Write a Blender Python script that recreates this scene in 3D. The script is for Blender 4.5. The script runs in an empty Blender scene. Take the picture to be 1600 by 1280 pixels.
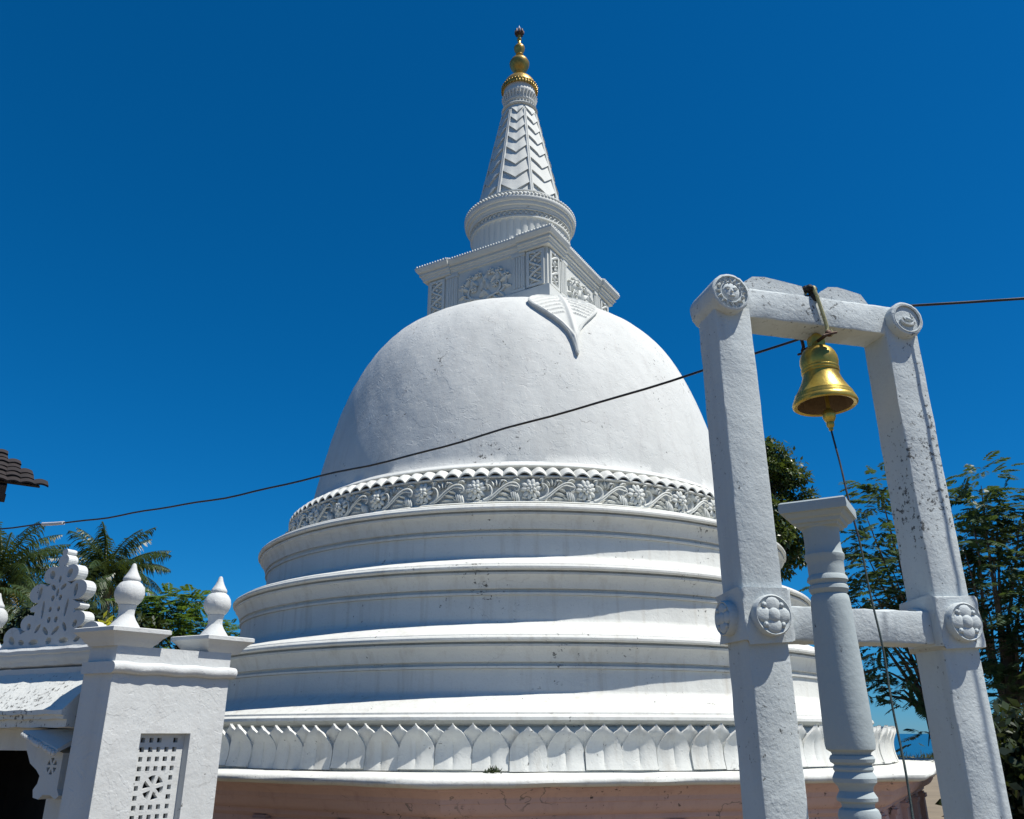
import bpy, math, random
import numpy as np
from mathutils import Vector, Matrix
from mathutils.geometry import tessellate_polygon
random.seed(7)
RNG = np.random.default_rng(11)
R = math.radians
sin, cos, pi = math.sin, math.cos, math.pi
S = bpy.context.scene
COL = S.collection
EYE = 1.6                       # camera height above the courtyard; "rel" heights below are above the eye

# ------------------------------------------------------------------ camera, sky, sun, exposure
cam = bpy.data.cameras.new('camera')
cam.sensor_width = 36.0
cam.lens = 36.0 * 1300 / 1600
cam.clip_start = 0.05
cam.clip_end = 60000
cam_o = bpy.data.objects.new('camera', cam)
COL.objects.link(cam_o)
cam_o.location = (0, 0, EYE)
cam_o.rotation_euler = (R(90 + 21.27), 0, 0)
S.camera = cam_o

SUN_AZ, SUN_EL = R(68), R(62)   # azimuth turned from "behind the camera" towards the right
sun_dir = Vector((sin(SUN_AZ) * cos(SUN_EL), -cos(SUN_AZ) * cos(SUN_EL), sin(SUN_EL)))
world = bpy.data.worlds.new('World')
S.world = world
world.use_nodes = True
wn, wl = world.node_tree.nodes, world.node_tree.links
wn.clear()
w_out = wn.new('ShaderNodeOutputWorld')
w_bg = wn.new('ShaderNodeBackground')
w_sky = wn.new('ShaderNodeTexSky')
w_sky.sky_type = 'NISHITA'
w_sky.sun_disc = False
w_sky.sun_elevation = SUN_EL
w_sky.sun_rotation = pi - SUN_AZ
w_sky.altitude = 0
w_sky.air_density = 1.0
w_sky.dust_density = 0.0
w_sky.ozone_density = 3.0
w_sep = wn.new('ShaderNodeSeparateColor'); w_com = wn.new('ShaderNodeCombineColor')
wl.new(w_sky.outputs[0], w_sep.inputs[0])
for k, (gain, power) in enumerate(((.0165, 2.25), (.70, .90), (1.22, .94))):   # deep polarised blue, the same grade for the whole sky
    pw = wn.new('ShaderNodeMath'); pw.operation = 'POWER'; pw.inputs[1].default_value = power
    ml = wn.new('ShaderNodeMath'); ml.operation = 'MULTIPLY'; ml.inputs[1].default_value = gain
    wl.new(w_sep.outputs[k], pw.inputs[0]); wl.new(pw.outputs[0], ml.inputs[0]); wl.new(ml.outputs[0], w_com.inputs[k])
wl.new(w_com.outputs[0], w_bg.inputs['Color'])
w_bg.inputs['Strength'].default_value = 0.0635
wl.new(w_bg.outputs[0], w_out.inputs['Surface'])

sun = bpy.data.lights.new('sun', 'SUN')
sun.energy = 5.0
sun.angle = R(0.5)
sun.color = (1.0, 0.955, 0.875)
sun_o = bpy.data.objects.new('sun', sun)
COL.objects.link(sun_o)
sun_o.rotation_euler = sun_dir.to_track_quat('Z', 'Y').to_euler()
sun_o.location = (10, -6, 25)

S.view_settings.view_transform = 'Standard'
S.view_settings.look = 'None'
S.view_settings.exposure = 0.44
S.view_settings.gamma = 1.0
S.view_settings.use_curve_mapping = False
S.render.engine = 'CYCLES'

# ------------------------------------------------------------------ materials
class NT:
    def __init__(s, name):
        s.m = bpy.data.materials.new(name)
        s.m.use_nodes = True
        s.n, s.l = s.m.node_tree.nodes, s.m.node_tree.links
        s.b = s.n['Principled BSDF']
        s.pos = s.n.new('ShaderNodeNewGeometry').outputs['Position']
    def scaled(s, v):
        q = s.n.new('ShaderNodeVectorMath'); q.operation = 'MULTIPLY'
        s.l.new(s.pos, q.inputs[0]); q.inputs[1].default_value = v
        return q.outputs[0]
    def noise(s, scale, detail=4, rough=.55, vec=None, dist=0):
        q = s.n.new('ShaderNodeTexNoise')
        q.inputs['Scale'].default_value = scale
        q.inputs['Detail'].default_value = detail
        q.inputs['Roughness'].default_value = rough
        q.inputs['Distortion'].default_value = dist
        s.l.new(vec or s.pos, q.inputs['Vector'])
        return q.outputs['Fac']
    def vor_edge(s, scale, vec=None):
        q = s.n.new('ShaderNodeTexVoronoi'); q.feature = 'DISTANCE_TO_EDGE'
        q.inputs['Scale'].default_value = scale
        s.l.new(vec or s.pos, q.inputs['Vector'])
        return q.outputs['Distance']
    def ramp(s, fac, stops):
        q = s.n.new('ShaderNodeMapRange')
        (a, va), (b, vb) = stops
        q.inputs['From Min'].default_value = a; q.inputs['From Max'].default_value = b
        q.inputs['To Min'].default_value = va; q.inputs['To Max'].default_value = vb
        s.l.new(fac, q.inputs['Value'])
        return q.outputs[0]
    def math(s, op, a, b):
        q = s.n.new('ShaderNodeMath'); q.operation = op
        for i, x in enumerate((a, b)):
            if isinstance(x, (int, float)): q.inputs[i].default_value = x
            else: s.l.new(x, q.inputs[i])
        return q.outputs[0]
    def mix(s, fac, a, b):
        q = s.n.new('ShaderNodeMix'); q.data_type = 'RGBA'
        for sock, x in ((q.inputs['Factor'], fac), (q.inputs['A'], a), (q.inputs['B'], b)):
            if isinstance(x, (int, float)): sock.default_value = x
            elif isinstance(x, tuple): sock.default_value = (*x, 1)
            else: s.l.new(x, sock)
        return q.outputs['Result']
    def bump(s, h, strength, dist, prev=None):
        q = s.n.new('ShaderNodeBump')
        q.inputs['Strength'].default_value = strength
        q.inputs['Distance'].default_value = dist
        s.l.new(h, q.inputs['Height'])
        if prev: s.l.new(prev, q.inputs['Normal'])
        return q.outputs['Normal']

def plaster(name, base, dirt, spots=.62, spot_scale=16, stain=.25, lump=.5, grain=.35, flake=.0, crack=.0, streak=.3, spot_col=(.035, .035, .033)):
    t = NT(name)
    base = (base[0] * .965, base[1] * 1.005, base[2] * .99)
    big = t.noise(.9, 3, .6)
    c = t.mix(t.ramp(big, ((.35, 0), (.7, 1))), base, tuple(min(1, x * .93) for x in base))
    # rain streaks: noise stretched along z
    sv = t.scaled((5.0, 5.0, .35))
    st = t.noise(1.6, 4, .65, sv)
    c = t.mix(t.math('MULTIPLY', t.ramp(st, ((.52, 0), (.78, 1))), streak), c, dirt)
    sn = t.noise(.75, 4, .62, t.scaled((1.3, 1.3, .55)))
    c = t.mix(t.math('MULTIPLY', t.ramp(sn, ((.47, 0), (.68, 1))), stain), c, tuple(x * .62 for x in base))
    # fine speckle of old lime paint
    fine = t.noise(38, 2, .7)
    c = t.mix(t.math('MULTIPLY', t.ramp(fine, ((.55, 0), (.75, 1))), .22), c, dirt)
    # black mould spots gathered in patches
    sp = t.noise(spot_scale, 4, .72)
    patch = t.noise(1.5, 2, .6, t.scaled((1.0, 1.0, .7)))
    lim = t.math('SUBTRACT', sp, t.math('MULTIPLY', t.ramp(patch, ((.40, 0), (.72, 1))), -.17))
    m = t.ramp(lim, ((spots + .035, 0), (spots + .085, 1)))
    c = t.mix(t.math('MULTIPLY', m, .85), c, spot_col)
    hgt_crack = None
    if crack:
        wv = t.n.new('ShaderNodeVectorMath'); wv.operation = 'ADD'
        nz = t.n.new('ShaderNodeTexNoise'); nz.inputs['Scale'].default_value = 2.2; nz.inputs['Detail'].default_value = 4
        t.l.new(t.pos, nz.inputs['Vector']); t.l.new(t.pos, wv.inputs[0]); t.l.new(nz.outputs['Color'], wv.inputs[1])
        e = t.vor_edge(.75, wv.outputs[0])
        line = t.ramp(e, ((.0, 1), (.007, 0)))
        msk = t.ramp(t.noise(.8, 3), ((.56, 0), (.60, 1)))
        cm = t.math('MULTIPLY', line, msk)
        c = t.mix(t.math('MULTIPLY', cm, crack), c, (.16, .15, .14))
        hgt_crack = cm
    t.l.new(c, t.b.inputs['Base Color'])
    t.b.inputs['Roughness'].default_value = .82
    t.b.inputs['Specular IOR Level'].default_value = .25
    nrm = t.bump(t.noise(5.5, 3, .6), lump, .03)
    nrm = t.bump(t.noise(60, 3, .7), grain, .006, nrm)
    if flake:
        fl = t.ramp(t.noise(3.2, 4, .65, None, .4), ((.50, 0), (.515, 1)))
        nrm = t.bump(fl, flake, .006, nrm)
    t.l.new(nrm, t.b.inputs['Normal'])
    return t.m

def simple(name, col, rough=.6, metal=0, var=.25, vscale=6, bump=.2, bscale=30, dark=None):
    t = NT(name)
    c = t.mix(t.ramp(t.noise(vscale, 5, .65), ((.35, 0), (.7, 1))), col, dark or tuple(x * (1 - var) for x in col))
    t.l.new(c, t.b.inputs['Base Color'])
    t.b.inputs['Roughness'].default_value = rough
    t.b.inputs['Metallic'].default_value = metal
    if bump:
        t.l.new(t.bump(t.noise(bscale, 5, .65), bump, .01), t.b.inputs['Normal'])
    return t.m

def leafmat(name, c1, c2, transl=.35, rough=.45):
    t = NT(name)
    g = t.n.new('ShaderNodeNewGeometry')
    c = t.mix(g.outputs['Random Per Island'], c1, c2)
    t.l.new(c, t.b.inputs['Base Color'])
    t.b.inputs['Roughness'].default_value = rough
    tr = t.n.new('ShaderNodeBsdfTranslucent')
    t.l.new(t.mix(.35, c, (.25, .32, .03)), tr.inputs['Color'])
    ms = t.n.new('ShaderNodeMixShader'); ms.inputs[0].default_value = transl
    t.l.new(t.b.outputs[0], ms.inputs[1]); t.l.new(tr.outputs[0], ms.inputs[2])
    t.l.new(ms.outputs[0], t.n['Material Output'].inputs['Surface'])
    return t.m

WHITE = (.62, .605, .58)
M_white = plaster('lime_plaster', WHITE, (.38, .35, .295), spots=.70, lump=.25, grain=.25, flake=.2, streak=.6, crack=.22)
M_dome = plaster('dome_plaster', (.605, .595, .58), (.45, .445, .43), stain=.34, spots=.705, spot_scale=14, lump=.26, grain=.38, flake=.30, crack=.75, streak=.5)
M_fine = plaster('ornament_plaster', (.61, .60, .575), (.43, .42, .39), spots=.76, lump=.15, grain=.2, streak=.25)
M_frame = plaster('weathered_frame_plaster', (.52, .545, .56), (.34, .355, .36), stain=.42, spots=.66, spot_scale=34, lump=.28, grain=.5, flake=.14, crack=.4, streak=.4)
M_gate = plaster('gate_plaster', (.55, .545, .545), (.42, .41, .39), spots=.73, stain=.3, lump=.30, grain=.35, flake=.22, crack=.3, streak=.4)
M_gate_top = plaster('canopy_plaster', (.63, .62, .60), (.35, .35, .33), spots=.66, spot_scale=30, lump=.4, grain=.5)
M_pillar = plaster('pillar_plaster', (.39, .43, .445), (.29, .32, .33), spots=.74, lump=.2, grain=.25, streak=.25)
M_pink = plaster('faded_pink_plaster', (.60, .41, .38), (.43, .29, .265), spots=.69, lump=.35, grain=.4, crack=.9, streak=.7)
M_gold = simple('gold_paint', (.50, .33, .07), .35, .55, .35, 9, .12, 40, (.26, .16, .035))
M_bell = simple('bell_brass', (.58, .42, .075), .34, .65, .3, 7, .12, 45, (.27, .18, .04))
M_bell_in = simple('bell_inside', (.16, .10, .045), .6, .4, .3, 20, .2, 60)
M_iron = simple('rusty_iron', (.05, .035, .028), .65, .5, .5, 30, .4, 80, (.11, .05, .03))
M_strap = simple('painted_strap', (.38, .35, .17), .5, .3, .3, 20, .2, 60)
M_cable = simple('black_cable', (.012, .012, .013), .5, 0, .2, 10, .1, 80)
M_sleeve = simple('grey_sleeve', (.55, .56, .58), .4, 0, .1, 10, .1, 80)
M_rope = simple('green_rope', (.03, .055, .055), .8, 0, .4, 60, .4, 200)
M_rope_top = simple('dark_rope', (.02, .022, .03), .8, 0, .4, 60, .4, 200)
M_crystal = simple('pale_crystal', (.75, .78, .8), .1, 0, .1, 10, 0)
M_tile = simple('blackened_tile', (.009, .0075, .007), .95, 0, .5, 7, .5, 30, (.024, .015, .012))
M_wood = simple('dark_wood', (.035, .026, .022), .8, 0, .4, 12, .4, 40)
M_shade = simple('interior_shade', (.03, .03, .028), .9, 0, .4, 8, .2, 20)  # near-black colour standing in for shade inside the gateway
M_tar = simple('tar_patch', (.02, .018, .016), .85, 0, .3, 20, .6, 40)
M_bark = simple('bark', (.13, .10, .075), .9, 0, .45, 9, .7, 25, (.05, .04, .03))
M_palmbark = simple('palm_bark', (.20, .17, .14), .9, 0, .4, 5, .6, 20)
M_palm = leafmat('palm_leaf', (.016, .040, .013), (.052, .082, .022), .25, .42)
M_palmdry = leafmat('dry_palm_leaf', (.20, .15, .05), (.30, .22, .06), .3, .5)
M_dense = leafmat('broad_leaf', (.020, .045, .012), (.070, .105, .018), .22, .35)
M_feather = leafmat('feather_leaf', (.016, .046, .022), (.042, .095, .036), .28, .5)
M_lime = leafmat('lime_leaf', (.055, .13, .018), (.11, .20, .03), .4, .45)
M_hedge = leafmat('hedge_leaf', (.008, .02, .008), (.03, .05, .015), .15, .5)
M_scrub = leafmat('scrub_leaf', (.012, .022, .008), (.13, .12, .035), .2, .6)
M_yellow = leafmat('yellow_leaf', (.45, .42, .02), (.55, .5, .04), .4, .5)
M_ground = simple('trodden_yard', (.20, .16, .105), .95, 0, .25, .8, .5, 12)
t = NT('sea_water')
t.l.new(t.mix(t.ramp(t.noise(.004, 4), ((.3, 0), (.7, 1))), (.004, .055, .13), (.006, .075, .16)), t.b.inputs['Base Color'])
t.b.inputs['Roughness'].default_value = .28
t.b.inputs['IOR'].default_value = 1.33
t.b.inputs['Specular IOR Level'].default_value = .12
t.l.new(t.bump(t.noise(.25, 6, .6), .8, .8), t.b.inputs['Normal'])
M_sea = t.m

# ------------------------------------------------------------------ mesh helpers
class MB:
    def __init__(s): s.v, s.f = [], []
    def add(s, v, f):
        o = len(s.v); s.v += [tuple(p) for p in v]; s.f += [tuple(i + o for i in q) for q in f]
        return s
    def grid(s, fn, nu, nv, closed_u=False, flip=False):
        """fn(i,j) -> point; i in 0..nu, j in 0..nv"""
        cu = nu if closed_u else nu + 1
        v = [fn(i, j) for j in range(nv + 1) for i in range(cu)]
        f = []
        for j in range(nv):
            for i in range(nu):
                a, b = j * cu + i, j * cu + (i + 1) % cu
                q = (a, b, b + cu, a + cu)
                f.append(q[::-1] if flip else q)
        return s.add(v, f)
    def lathe(s, prof, n=64, mod=None):
        """prof: (r, z) from bottom (outer side) to top; mod(theta, r, z)->r"""
        def p(i, j):
            a = 2 * pi * i / n; r, z = prof[j]
            if mod: r = mod(a, r, z)
            return (r * sin(a), -r * cos(a), z)
        return s.grid(p, n, len(prof) - 1, True)
    def box(s, x0, x1, y0, y1, z0, z1, fn=None):
        v = [(x, y, z) for z in (z0, z1) for y in (y0, y1) for x in (x0, x1)]
        if fn: v = [fn(*p) for p in v]
        return s.add(v, [(0, 2, 3, 1), (4, 5, 7, 6), (0, 1, 5, 4), (2, 6, 7, 3), (0, 4, 6, 2), (1, 3, 7, 5)])
    def tube(s, pts, rad, n=8, cap=True):
        pts = [Vector(p) for p in pts]; m = len(pts)
        rad = rad if isinstance(rad, (list, tuple)) else [rad] * m
        up = None; v = []
        for k, p in enumerate(pts):
            d = (pts[min(k + 1, m - 1)] - pts[max(k - 1, 0)]).normalized()
            if up is None: up = d.orthogonal().normalized()
            up = (up - d * up.dot(d)).normalized(); sd = d.cross(up)
            v += [p + (up * cos(2 * pi * i / n) + sd * sin(2 * pi * i / n)) * rad[k] for i in range(n)]
        f = [(k * n + i, k * n + (i + 1) % n, (k + 1) * n + (i + 1) % n, (k + 1) * n + i) for k in range(m - 1) for i in range(n)]
        if cap: f += [tuple(range(n))[::-1], tuple((m - 1) * n + i for i in range(n))]
        return s.add(v, f)
    def ell(s, c, rad, rot=None, nu=8, nv=5):
        """ellipsoid"""
        c = Vector(c); rot = rot or Matrix()
        v = [c + rot @ Vector((0, 0, -rad[2]))]
        for j in range(1, nv):
            t = -pi / 2 + pi * j / nv
            for i in range(nu):
                a = 2 * pi * i / nu
                v.append(c + rot @ Vector((rad[0] * cos(t) * cos(a), rad[1] * cos(t) * sin(a), rad[2] * sin(t))))
        v.append(c + rot @ Vector((0, 0, rad[2])))
        f = [(0, 1 + (i + 1) % nu, 1 + i) for i in range(nu)]
        for j in range(nv - 2):
            for i in range(nu):
                a, b = 1 + j * nu + i, 1 + j * nu + (i + 1) % nu
                f.append((a, b, b + nu, a + nu))
        L = len(v) - 1; o = 1 + (nv - 2) * nu
        f += [(o + i, o + (i + 1) % nu, L) for i in range(nu)]
        return s.add(v, f)
    def plate(s, loops, fn, d0, d1):
        """flat board with holes: loops of (a, b), first is the outline; fn(a, b, depth) -> point"""
        tris = tessellate_polygon([[Vector((a, b, 0)) for a, b in lp] for lp in loops])
        flat = [p for lp in loops for p in lp]; n = len(flat)
        v = [fn(a, b, d0) for a, b in flat] + [fn(a, b, d1) for a, b in flat]
        f = []
        for q in tris:
            f.append(tuple(q)); f.append(tuple(n + i for i in reversed(q)))
        o = 0
        for lp in loops:
            m = len(lp)
            for i in range(m):
                a, b = o + i, o + (i + 1) % m
                f.append((a, b, b + n, a + n))
            o += m
        return s.add(v, f)
    def map(s, fn): s.v = [tuple(fn(*p)) for p in s.v]; return s
    def mesh(s, name, mat, angle=35, fix=True):
        me = bpy.data.meshes.new(name)
        me.from_pydata(s.v, [], s.f)
        me.materials.append(mat)
        if fix:
            import bmesh
            bm = bmesh.new(); bm.from_mesh(me)
            bmesh.ops.recalc_face_normals(bm, faces=bm.faces[:])
            bm.to_mesh(me); bm.free()
        if angle:
            me.shade_smooth()
            me.set_sharp_from_angle(angle=R(angle))
        me.update()
        return me
    def build(s, name, mat, parent=None, angle=35, fix=True):
        return link(name, s.mesh(name, mat, angle, fix), parent)

def link(name, me, parent=None, loc=None, rz=None):
    o = bpy.data.objects.new(name, me); COL.objects.link(o)
    if parent: o.parent = parent
    if loc: o.location = loc
    if rz is not None: o.rotation_euler = (0, 0, rz)
    return o
def tag(o, label=None, cat=None, group=None, kind=None):
    if label: o['label'] = label
    if cat: o['category'] = cat
    if group: o['group'] = group
    if kind: o['kind'] = kind
    return o
def empty(name, loc, rz=0, label=None, cat=None, group=None):
    o = bpy.data.objects.new(name, None); COL.objects.link(o)
    o.location = loc; o.rotation_euler = (0, 0, rz); o.empty_display_size = .3
    return tag(o, label, cat, group)
def wob(a, z, amp, seed=0):
    return amp * (sin(a * 9 + seed + z * 3) * .5 + sin(a * 23 + 1.7 * seed) * .3 + sin(a * 51 + z * 11 + seed) * .25)

# ------------------------------------------------------------------ the setting: ground, sea
rings = [0, 8, 16, 30, 46, 60, 66, 72, 90]
hts = [0, 0, 0, 0, -.05, -.1, -.4, -6, -16]
b = MB()
def gp(i, j):
    a = 2 * pi * i / 72; r = rings[j]; k = 1 + .05 * sin(3 * a + 1) + .03 * sin(7 * a) if j > 3 else 1
    return (r * k * sin(a), r * k * cos(a), hts[j] + (.04 * sin(5 * a + j) if 2 < j < 6 else 0))
b.grid(gp, 72, len(rings) - 1, True)
tag(b.build('ground', M_ground, angle=60), kind='structure')
b = MB()
b.grid(lambda i, j: ((0, 80, 300, 1200, 5000, 30000)[j] * sin(2 * pi * i / 96), (0, 80, 300, 1200, 5000, 30000)[j] * cos(2 * pi * i / 96), -9), 96, 5, True)
tag(b.build('sea', M_sea), kind='structure')

# ------------------------------------------------------------------ the stupa
X0, D = 0.16, 14.0
stupa = empty('stupa', (X0, D, 0), 0, 'large white dome shrine with ringed terraces and tall gold-tipped spire', 'stupa')
E_ = EYE
def P(*rz): return [(r, z + E_) for r, z in rz]

# octagonal platform --------------------------------------------------
OA = R(15)                      # azimuth of the front-right side
def octa(prof, nseg=14, amp=0.004):
    b = MB(); per = 8 * nseg
    def p(i, j):
        k, u = divmod(i, nseg); r, z = prof[j]
        a0, a1 = OA + (k - .5) * pi / 4, OA + (k + .5) * pi / 4
        rc = r / cos(pi / 8); tt = u / nseg
        x = rc * (sin(a0) * (1 - tt) + sin(a1) * tt); y = -rc * (cos(a0) * (1 - tt) + cos(a1) * tt)
        q = 1 + (wob(i * .21, z, amp, j % 3) / r if r > .5 else 0)
        return (x * q, y * q, z + wob(i * .33, z, amp * .8, 2))
    return b.grid(p, per, len(prof) - 1, True)
octa(P((5.45, -1.6), (5.45, -1.25), (5.40, -1.2), (5.36, -1.15), (5.36, -.78), (5.40, -.76), (5.42, -.74), (5.42, -.70), (5.48, -.69),
       (5.52, -.66), (5.55, -.62), (5.56, -.585), (5.585, -.58), (5.59, -.54), (5.63, -.50), (5.68, -.475), (5.685, -.46), (5.72, -.455), (5.72, -.425), (5.3, -.42)), amp=.003).build('platform_wall', M_pink, stupa, 30)
octa(P((5.60, -.438), (5.85, -.442), (5.895, -.430), (5.915, -.405), (5.91, -.378), (5.88, -.360), (5.82, -.353), (5.2, -.350), (4.6, -.345), (.1, -.345)), amp=.006).build('platform_slab', M_white, stupa, 50)
# pilasters on the platform sides
b = MB(); w2 = .09
b.box(-w2, w2, -5.425, -5.35, .12, EYE - .765); b.box(-w2 - .02, w2 + .02, -5.452, -5.34, EYE - .84, EYE - .79)
pm = b.mesh('pilaster', M_pink, 0)
for k in range(8):
    for off in (-2.05, -1.1, 0, 1.1, 2.05):
        a = OA + k * pi / 4
        if cos(a) < -.3: continue
        o = link('pilaster', pm, stupa, (off * cos(a), off * sin(a), 0), a)

# terraces ------------------------------------------------------------
def ledge(r0, zs, r1, zl, rn, zn):
    """soffit from neck radius r0 at zs out to the lip r1 at zl, then a hollow slope up to the next neck rn at zn"""
    h = zn - zl
    return [(r0 - .1, zs), (r0, zs), (r0 + .026, zs), (r0 + .030, zs + .024), (r0 + .004, zs + .028), (r0 - .002, zs + .066), (r0 + .034, zs + .070),
            (r0 + .040, zs + .10), (r0 + .056, zs + .135), (r0 + (r1 - r0) * .55, zl - .095), (r1 - .042, zl - .073), (r1 - .038, zl - .05), (r1 - .074, zl - .047),
            (r1 - .072, zl - .026), (r1 - .016, zl - .024), (r1, zl - .008), (r1, zl + .014), (r1 - .014, zl + .032), (r1 - .040, zl + .040),
            (r1 - .046, zl + .054), (r1 - .062, zl + .062), (r1 - .085, zl + .075), (rn + (r1 - rn) * .50, zl + h * .235), (rn + .035, zl + h * .40), (rn + .010, zl + h * .45), (rn, zl + h * .52), (rn, zn), (rn - .1, zn + .002)]
def ring(prof, seed):
    b = MB()
    b.lathe(P(*prof), 200, lambda a, r, z: r + wob(a, z, .006, seed))
    return b.build('terrace_ring', M_white, stupa, 32)
ring(ledge(4.09, 2.235, 4.25, 2.535, 3.86, 2.715), 1)
ring(ledge(4.385, 1.475, 4.535, 1.765, 4.09, 2.232), 2)
ring(ledge(4.68, .650, 4.83, .945, 4.385, 1.472), 3)
D_prof = [(5.00, -.36), (5.00, .075), (5.06, .085), (5.105, .10), (5.13, .125), (5.125, .155), (5.10, .172), (5.06, .18), (5.055, .20), (5.03, .21), (4.98, .235), (4.86, .29), (4.715, .375), (4.69, .40), (4.68, .43), (4.68, .647), (4.55, .649)]
ring(D_prof, 4)

# lotus petals --------------------------------------------------------
NP = 92
band = MB()
band.lathe(P((5.33, -.355), (5.34, -.325), (5.27, -.31), (5.20, -.2), (5.10, -.02), (5.02, .06)), 184)
petal_band = band.build('lotus_band', M_white, stupa, 40)
def petal(width, z0, z1, off, seed):
    us = (-1, -.7, -.38, -.07, 0, .07, .38, .7, 1)
    b = MB(); nu, nv = 8, 12
    def hw(t): return width / 2 * (1.0 if t < .42 else max(.01, 1 - ((t - .42) / .58) ** 1.65))
    def surf(i, j, d):
        t = j / nv; u = us[i]
        s = u * hw(t)
        rr = 5.378 - .034 * sin(pi * min(1, t / .82)) + .075 * max(0, t - .62) + off
        rr += -.010 * u * u * (1 - .3 * t) - .009 * (u == 0) * (1 if .04 < t < .62 else 0)
        rr -= d
        z = z0 + (z1 - z0) * t + EYE - .012 * abs(u) * (t > .9)
        return (rr * sin(s / 5.35), -rr * cos(s / 5.35), z)
    v = [surf(i, j, 0) for j in range(nv + 1) for i in range(nu + 1)] + [surf(i, j, .038) for j in range(nv + 1) for i in range(nu + 1)]
    N = (nu + 1) * (nv + 1); f = []
    for j in range(nv):
        for i in range(nu):
            a = j * (nu + 1) + i
            f += [(a, a + 1, a + nu + 2, a + nu + 1), (N + a + nu + 1, N + a + nu + 2, N + a + 1, N + a)]
    edge = [i for i in range(nu + 1)] + [j * (nu + 1) + nu for j in range(1, nv + 1)] + [nv * (nu + 1) + i for i in range(nu - 1, -1, -1)] + [j * (nu + 1) for j in range(nv - 1, 0, -1)]
    for k in range(len(edge)):
        a, c = edge[k], edge[(k + 1) % len(edge)]
        f.append((a, N + a, N + c, c))
    return b.add(v, f).mesh('petal', M_white, 40)
pbig = petal(.362, -.330, .085, 0, 0)
psml = petal(.350, -.320, .088, -.030, 1)
step = 2 * pi / NP
for k in range(NP):
    for me, d in ((pbig, 0), (psml, .5)):
        a = (k + d) * step
        if cos(a) < -.25: continue
        o = link('petal', me, petal_band, None, a + random.uniform(-.0012, .0012))
        o.location.z = random.uniform(-.006, .006)
        q = random.uniform(.9975, 1.0025); o.scale = (q, q, random.uniform(.994, 1.006))

# dome ----------------------------------------------------------------
DR, DH, DP, DQ, DZ = 3.513, 3.486, 1.2157, 5.233, 3.30
def dome_r(z):                                   # z above the eye
    u = min(max((z - DZ) / DH, 0), .9999)
    return DR * (1 - u ** DP) ** (1 / DQ)
prof = [(3.40, 3.14), (3.56, 3.15), (3.575, 3.165), (3.56, 3.175), (3.545, 3.22), (3.575, 3.235), (3.62, 3.24), (3.635, 3.255), (3.625, 3.275), (3.58, 3.295), (3.54, 3.32)]
zs = [DZ + .05 + (DH - .05) * (1 - (1 - k / 46) ** 1.7) for k in range(47)]
prof += [(max(dome_r(z), .0) if k < 46 else .3, z) for k, z in enumerate(zs)]
b = MB(); b.lathe(P(*prof), 200, lambda a, r, z: r + wob(a, z, .010 if z > EYE + 3.4 else .005, 5))
b.build('dome', M_dome, stupa, 40)

# scalloped eave over the frieze ---------------------------------------
NS = 128
b = MB()
b.lathe(P((3.68, 3.03), (3.815, 3.035), (3.83, 3.05), (3.825, 3.065), (3.70, 3.07), (3.60, 3.10), (3.56, 3.16)), 200, lambda a, r, z: r + wob(a, z, .003, 3))
scallop_band = b.build('scallop_band', M_white, stupa, 40)
sw = 2 * pi / NS
b = MB(); nu = 12
def sc(i, j, low):
    u = i / nu; a = (u - .5) * sw
    r = (3.57, 3.655, 3.74, 3.805, 3.845)[j]
    z = (3.165, 3.165, 3.135, 3.09, 3.05)[j] + .062 * max(0, sin(pi * u)) ** .85 * (.3, .9, 1.1, 1.1, 1.0)[j]
    if low: z = min(z - .016, 3.5); r -= .008
    return (r * sin(a), -r * cos(a), z + EYE)
b.grid(lambda i, j: sc(i, j, 0), nu, 4); b.grid(lambda i, j: sc(i, j, 1), nu, 4, flip=True)
b.grid(lambda i, j: sc(i, 4, j), nu, 1, flip=True)
smesh = b.mesh('scallop', M_white, 50)
for k in range(NS):
    if cos(k * sw) < -.3: continue
    o = link('scallop', smesh, scallop_band, None, k * sw); o.location.z = random.uniform(-.004, .004)

# floral frieze -------------------------------------------------------
NF = 34; FRr = 3.79
b = MB()
b.lathe(P((3.88, 2.70), (3.86, 2.715), (3.80, 2.725), (3.79, 2.74), (3.775, 3.02), (3.79, 3.05)), 170)
frieze = b.build('flower_frieze', M_fine, stupa, 30)
FZ = EYE + 2.885
def bent(b, scale=1.0):
    """(s, h, z) tangent, relief height, up -> ring position"""
    def f(s, h, z):
        r = FRr + h - .02 * 0
        s = s * 1.0; h = h * 1.25
        r = FRr + h
        return (r * sin(s / FRr), -r * cos(s / FRr), FZ + z * 1.06)
    return b.map(f)
def rotS(deg): return Matrix.Rotation(R(deg), 4, 'Y')
def leaf3(b, s, z, length, width, ang, h=.03, base=.01, curl=0.0, rib=True):
    """raised pointed leaf on a flat field, (s, h, z) coordinates; starts at (s, z), runs at angle ang"""
    n = 6; ca, sa = cos(R(ang)), sin(R(ang))
    def p(i, j):
        t = j / n; u = (-1, -.5, 0, .5, 1)[i]
        w = width / 2 * (sin(pi * min(1, t * .92 + .05)) ** .75)
        l = t * length; cu = curl * t * t * length
        x, y = l * ca - (u * w + cu) * sa, l * sa + (u * w + cu) * ca
        hh = base + h * (1 - u * u) * (.35 + .65 * sin(pi * min(1, t + .15))) + (.008 if (rib and u == 0) else 0)
        return (s + x, hh, z + y)
    b.grid(p, 4, n, flip=True)
    def e(i, j):
        q = p(0 if i == 0 else 4, j); return q
    for side in (0, 4):
        b.grid(lambda i, j: (p(side, j)[0], p(side, j)[1] if i == 0 else -.01, p(side, j)[2]), 1, n)
b = MB()                                     # flower
for k in range(5):
    a = 72 * k + 22
    for dd in (-17, 17):
        b.ell((.084 * cos(R(a + dd)), .024, .084 * sin(R(a + dd))), (.052, .017, .030), rotS(-a - dd * .6), 8, 5)
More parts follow.
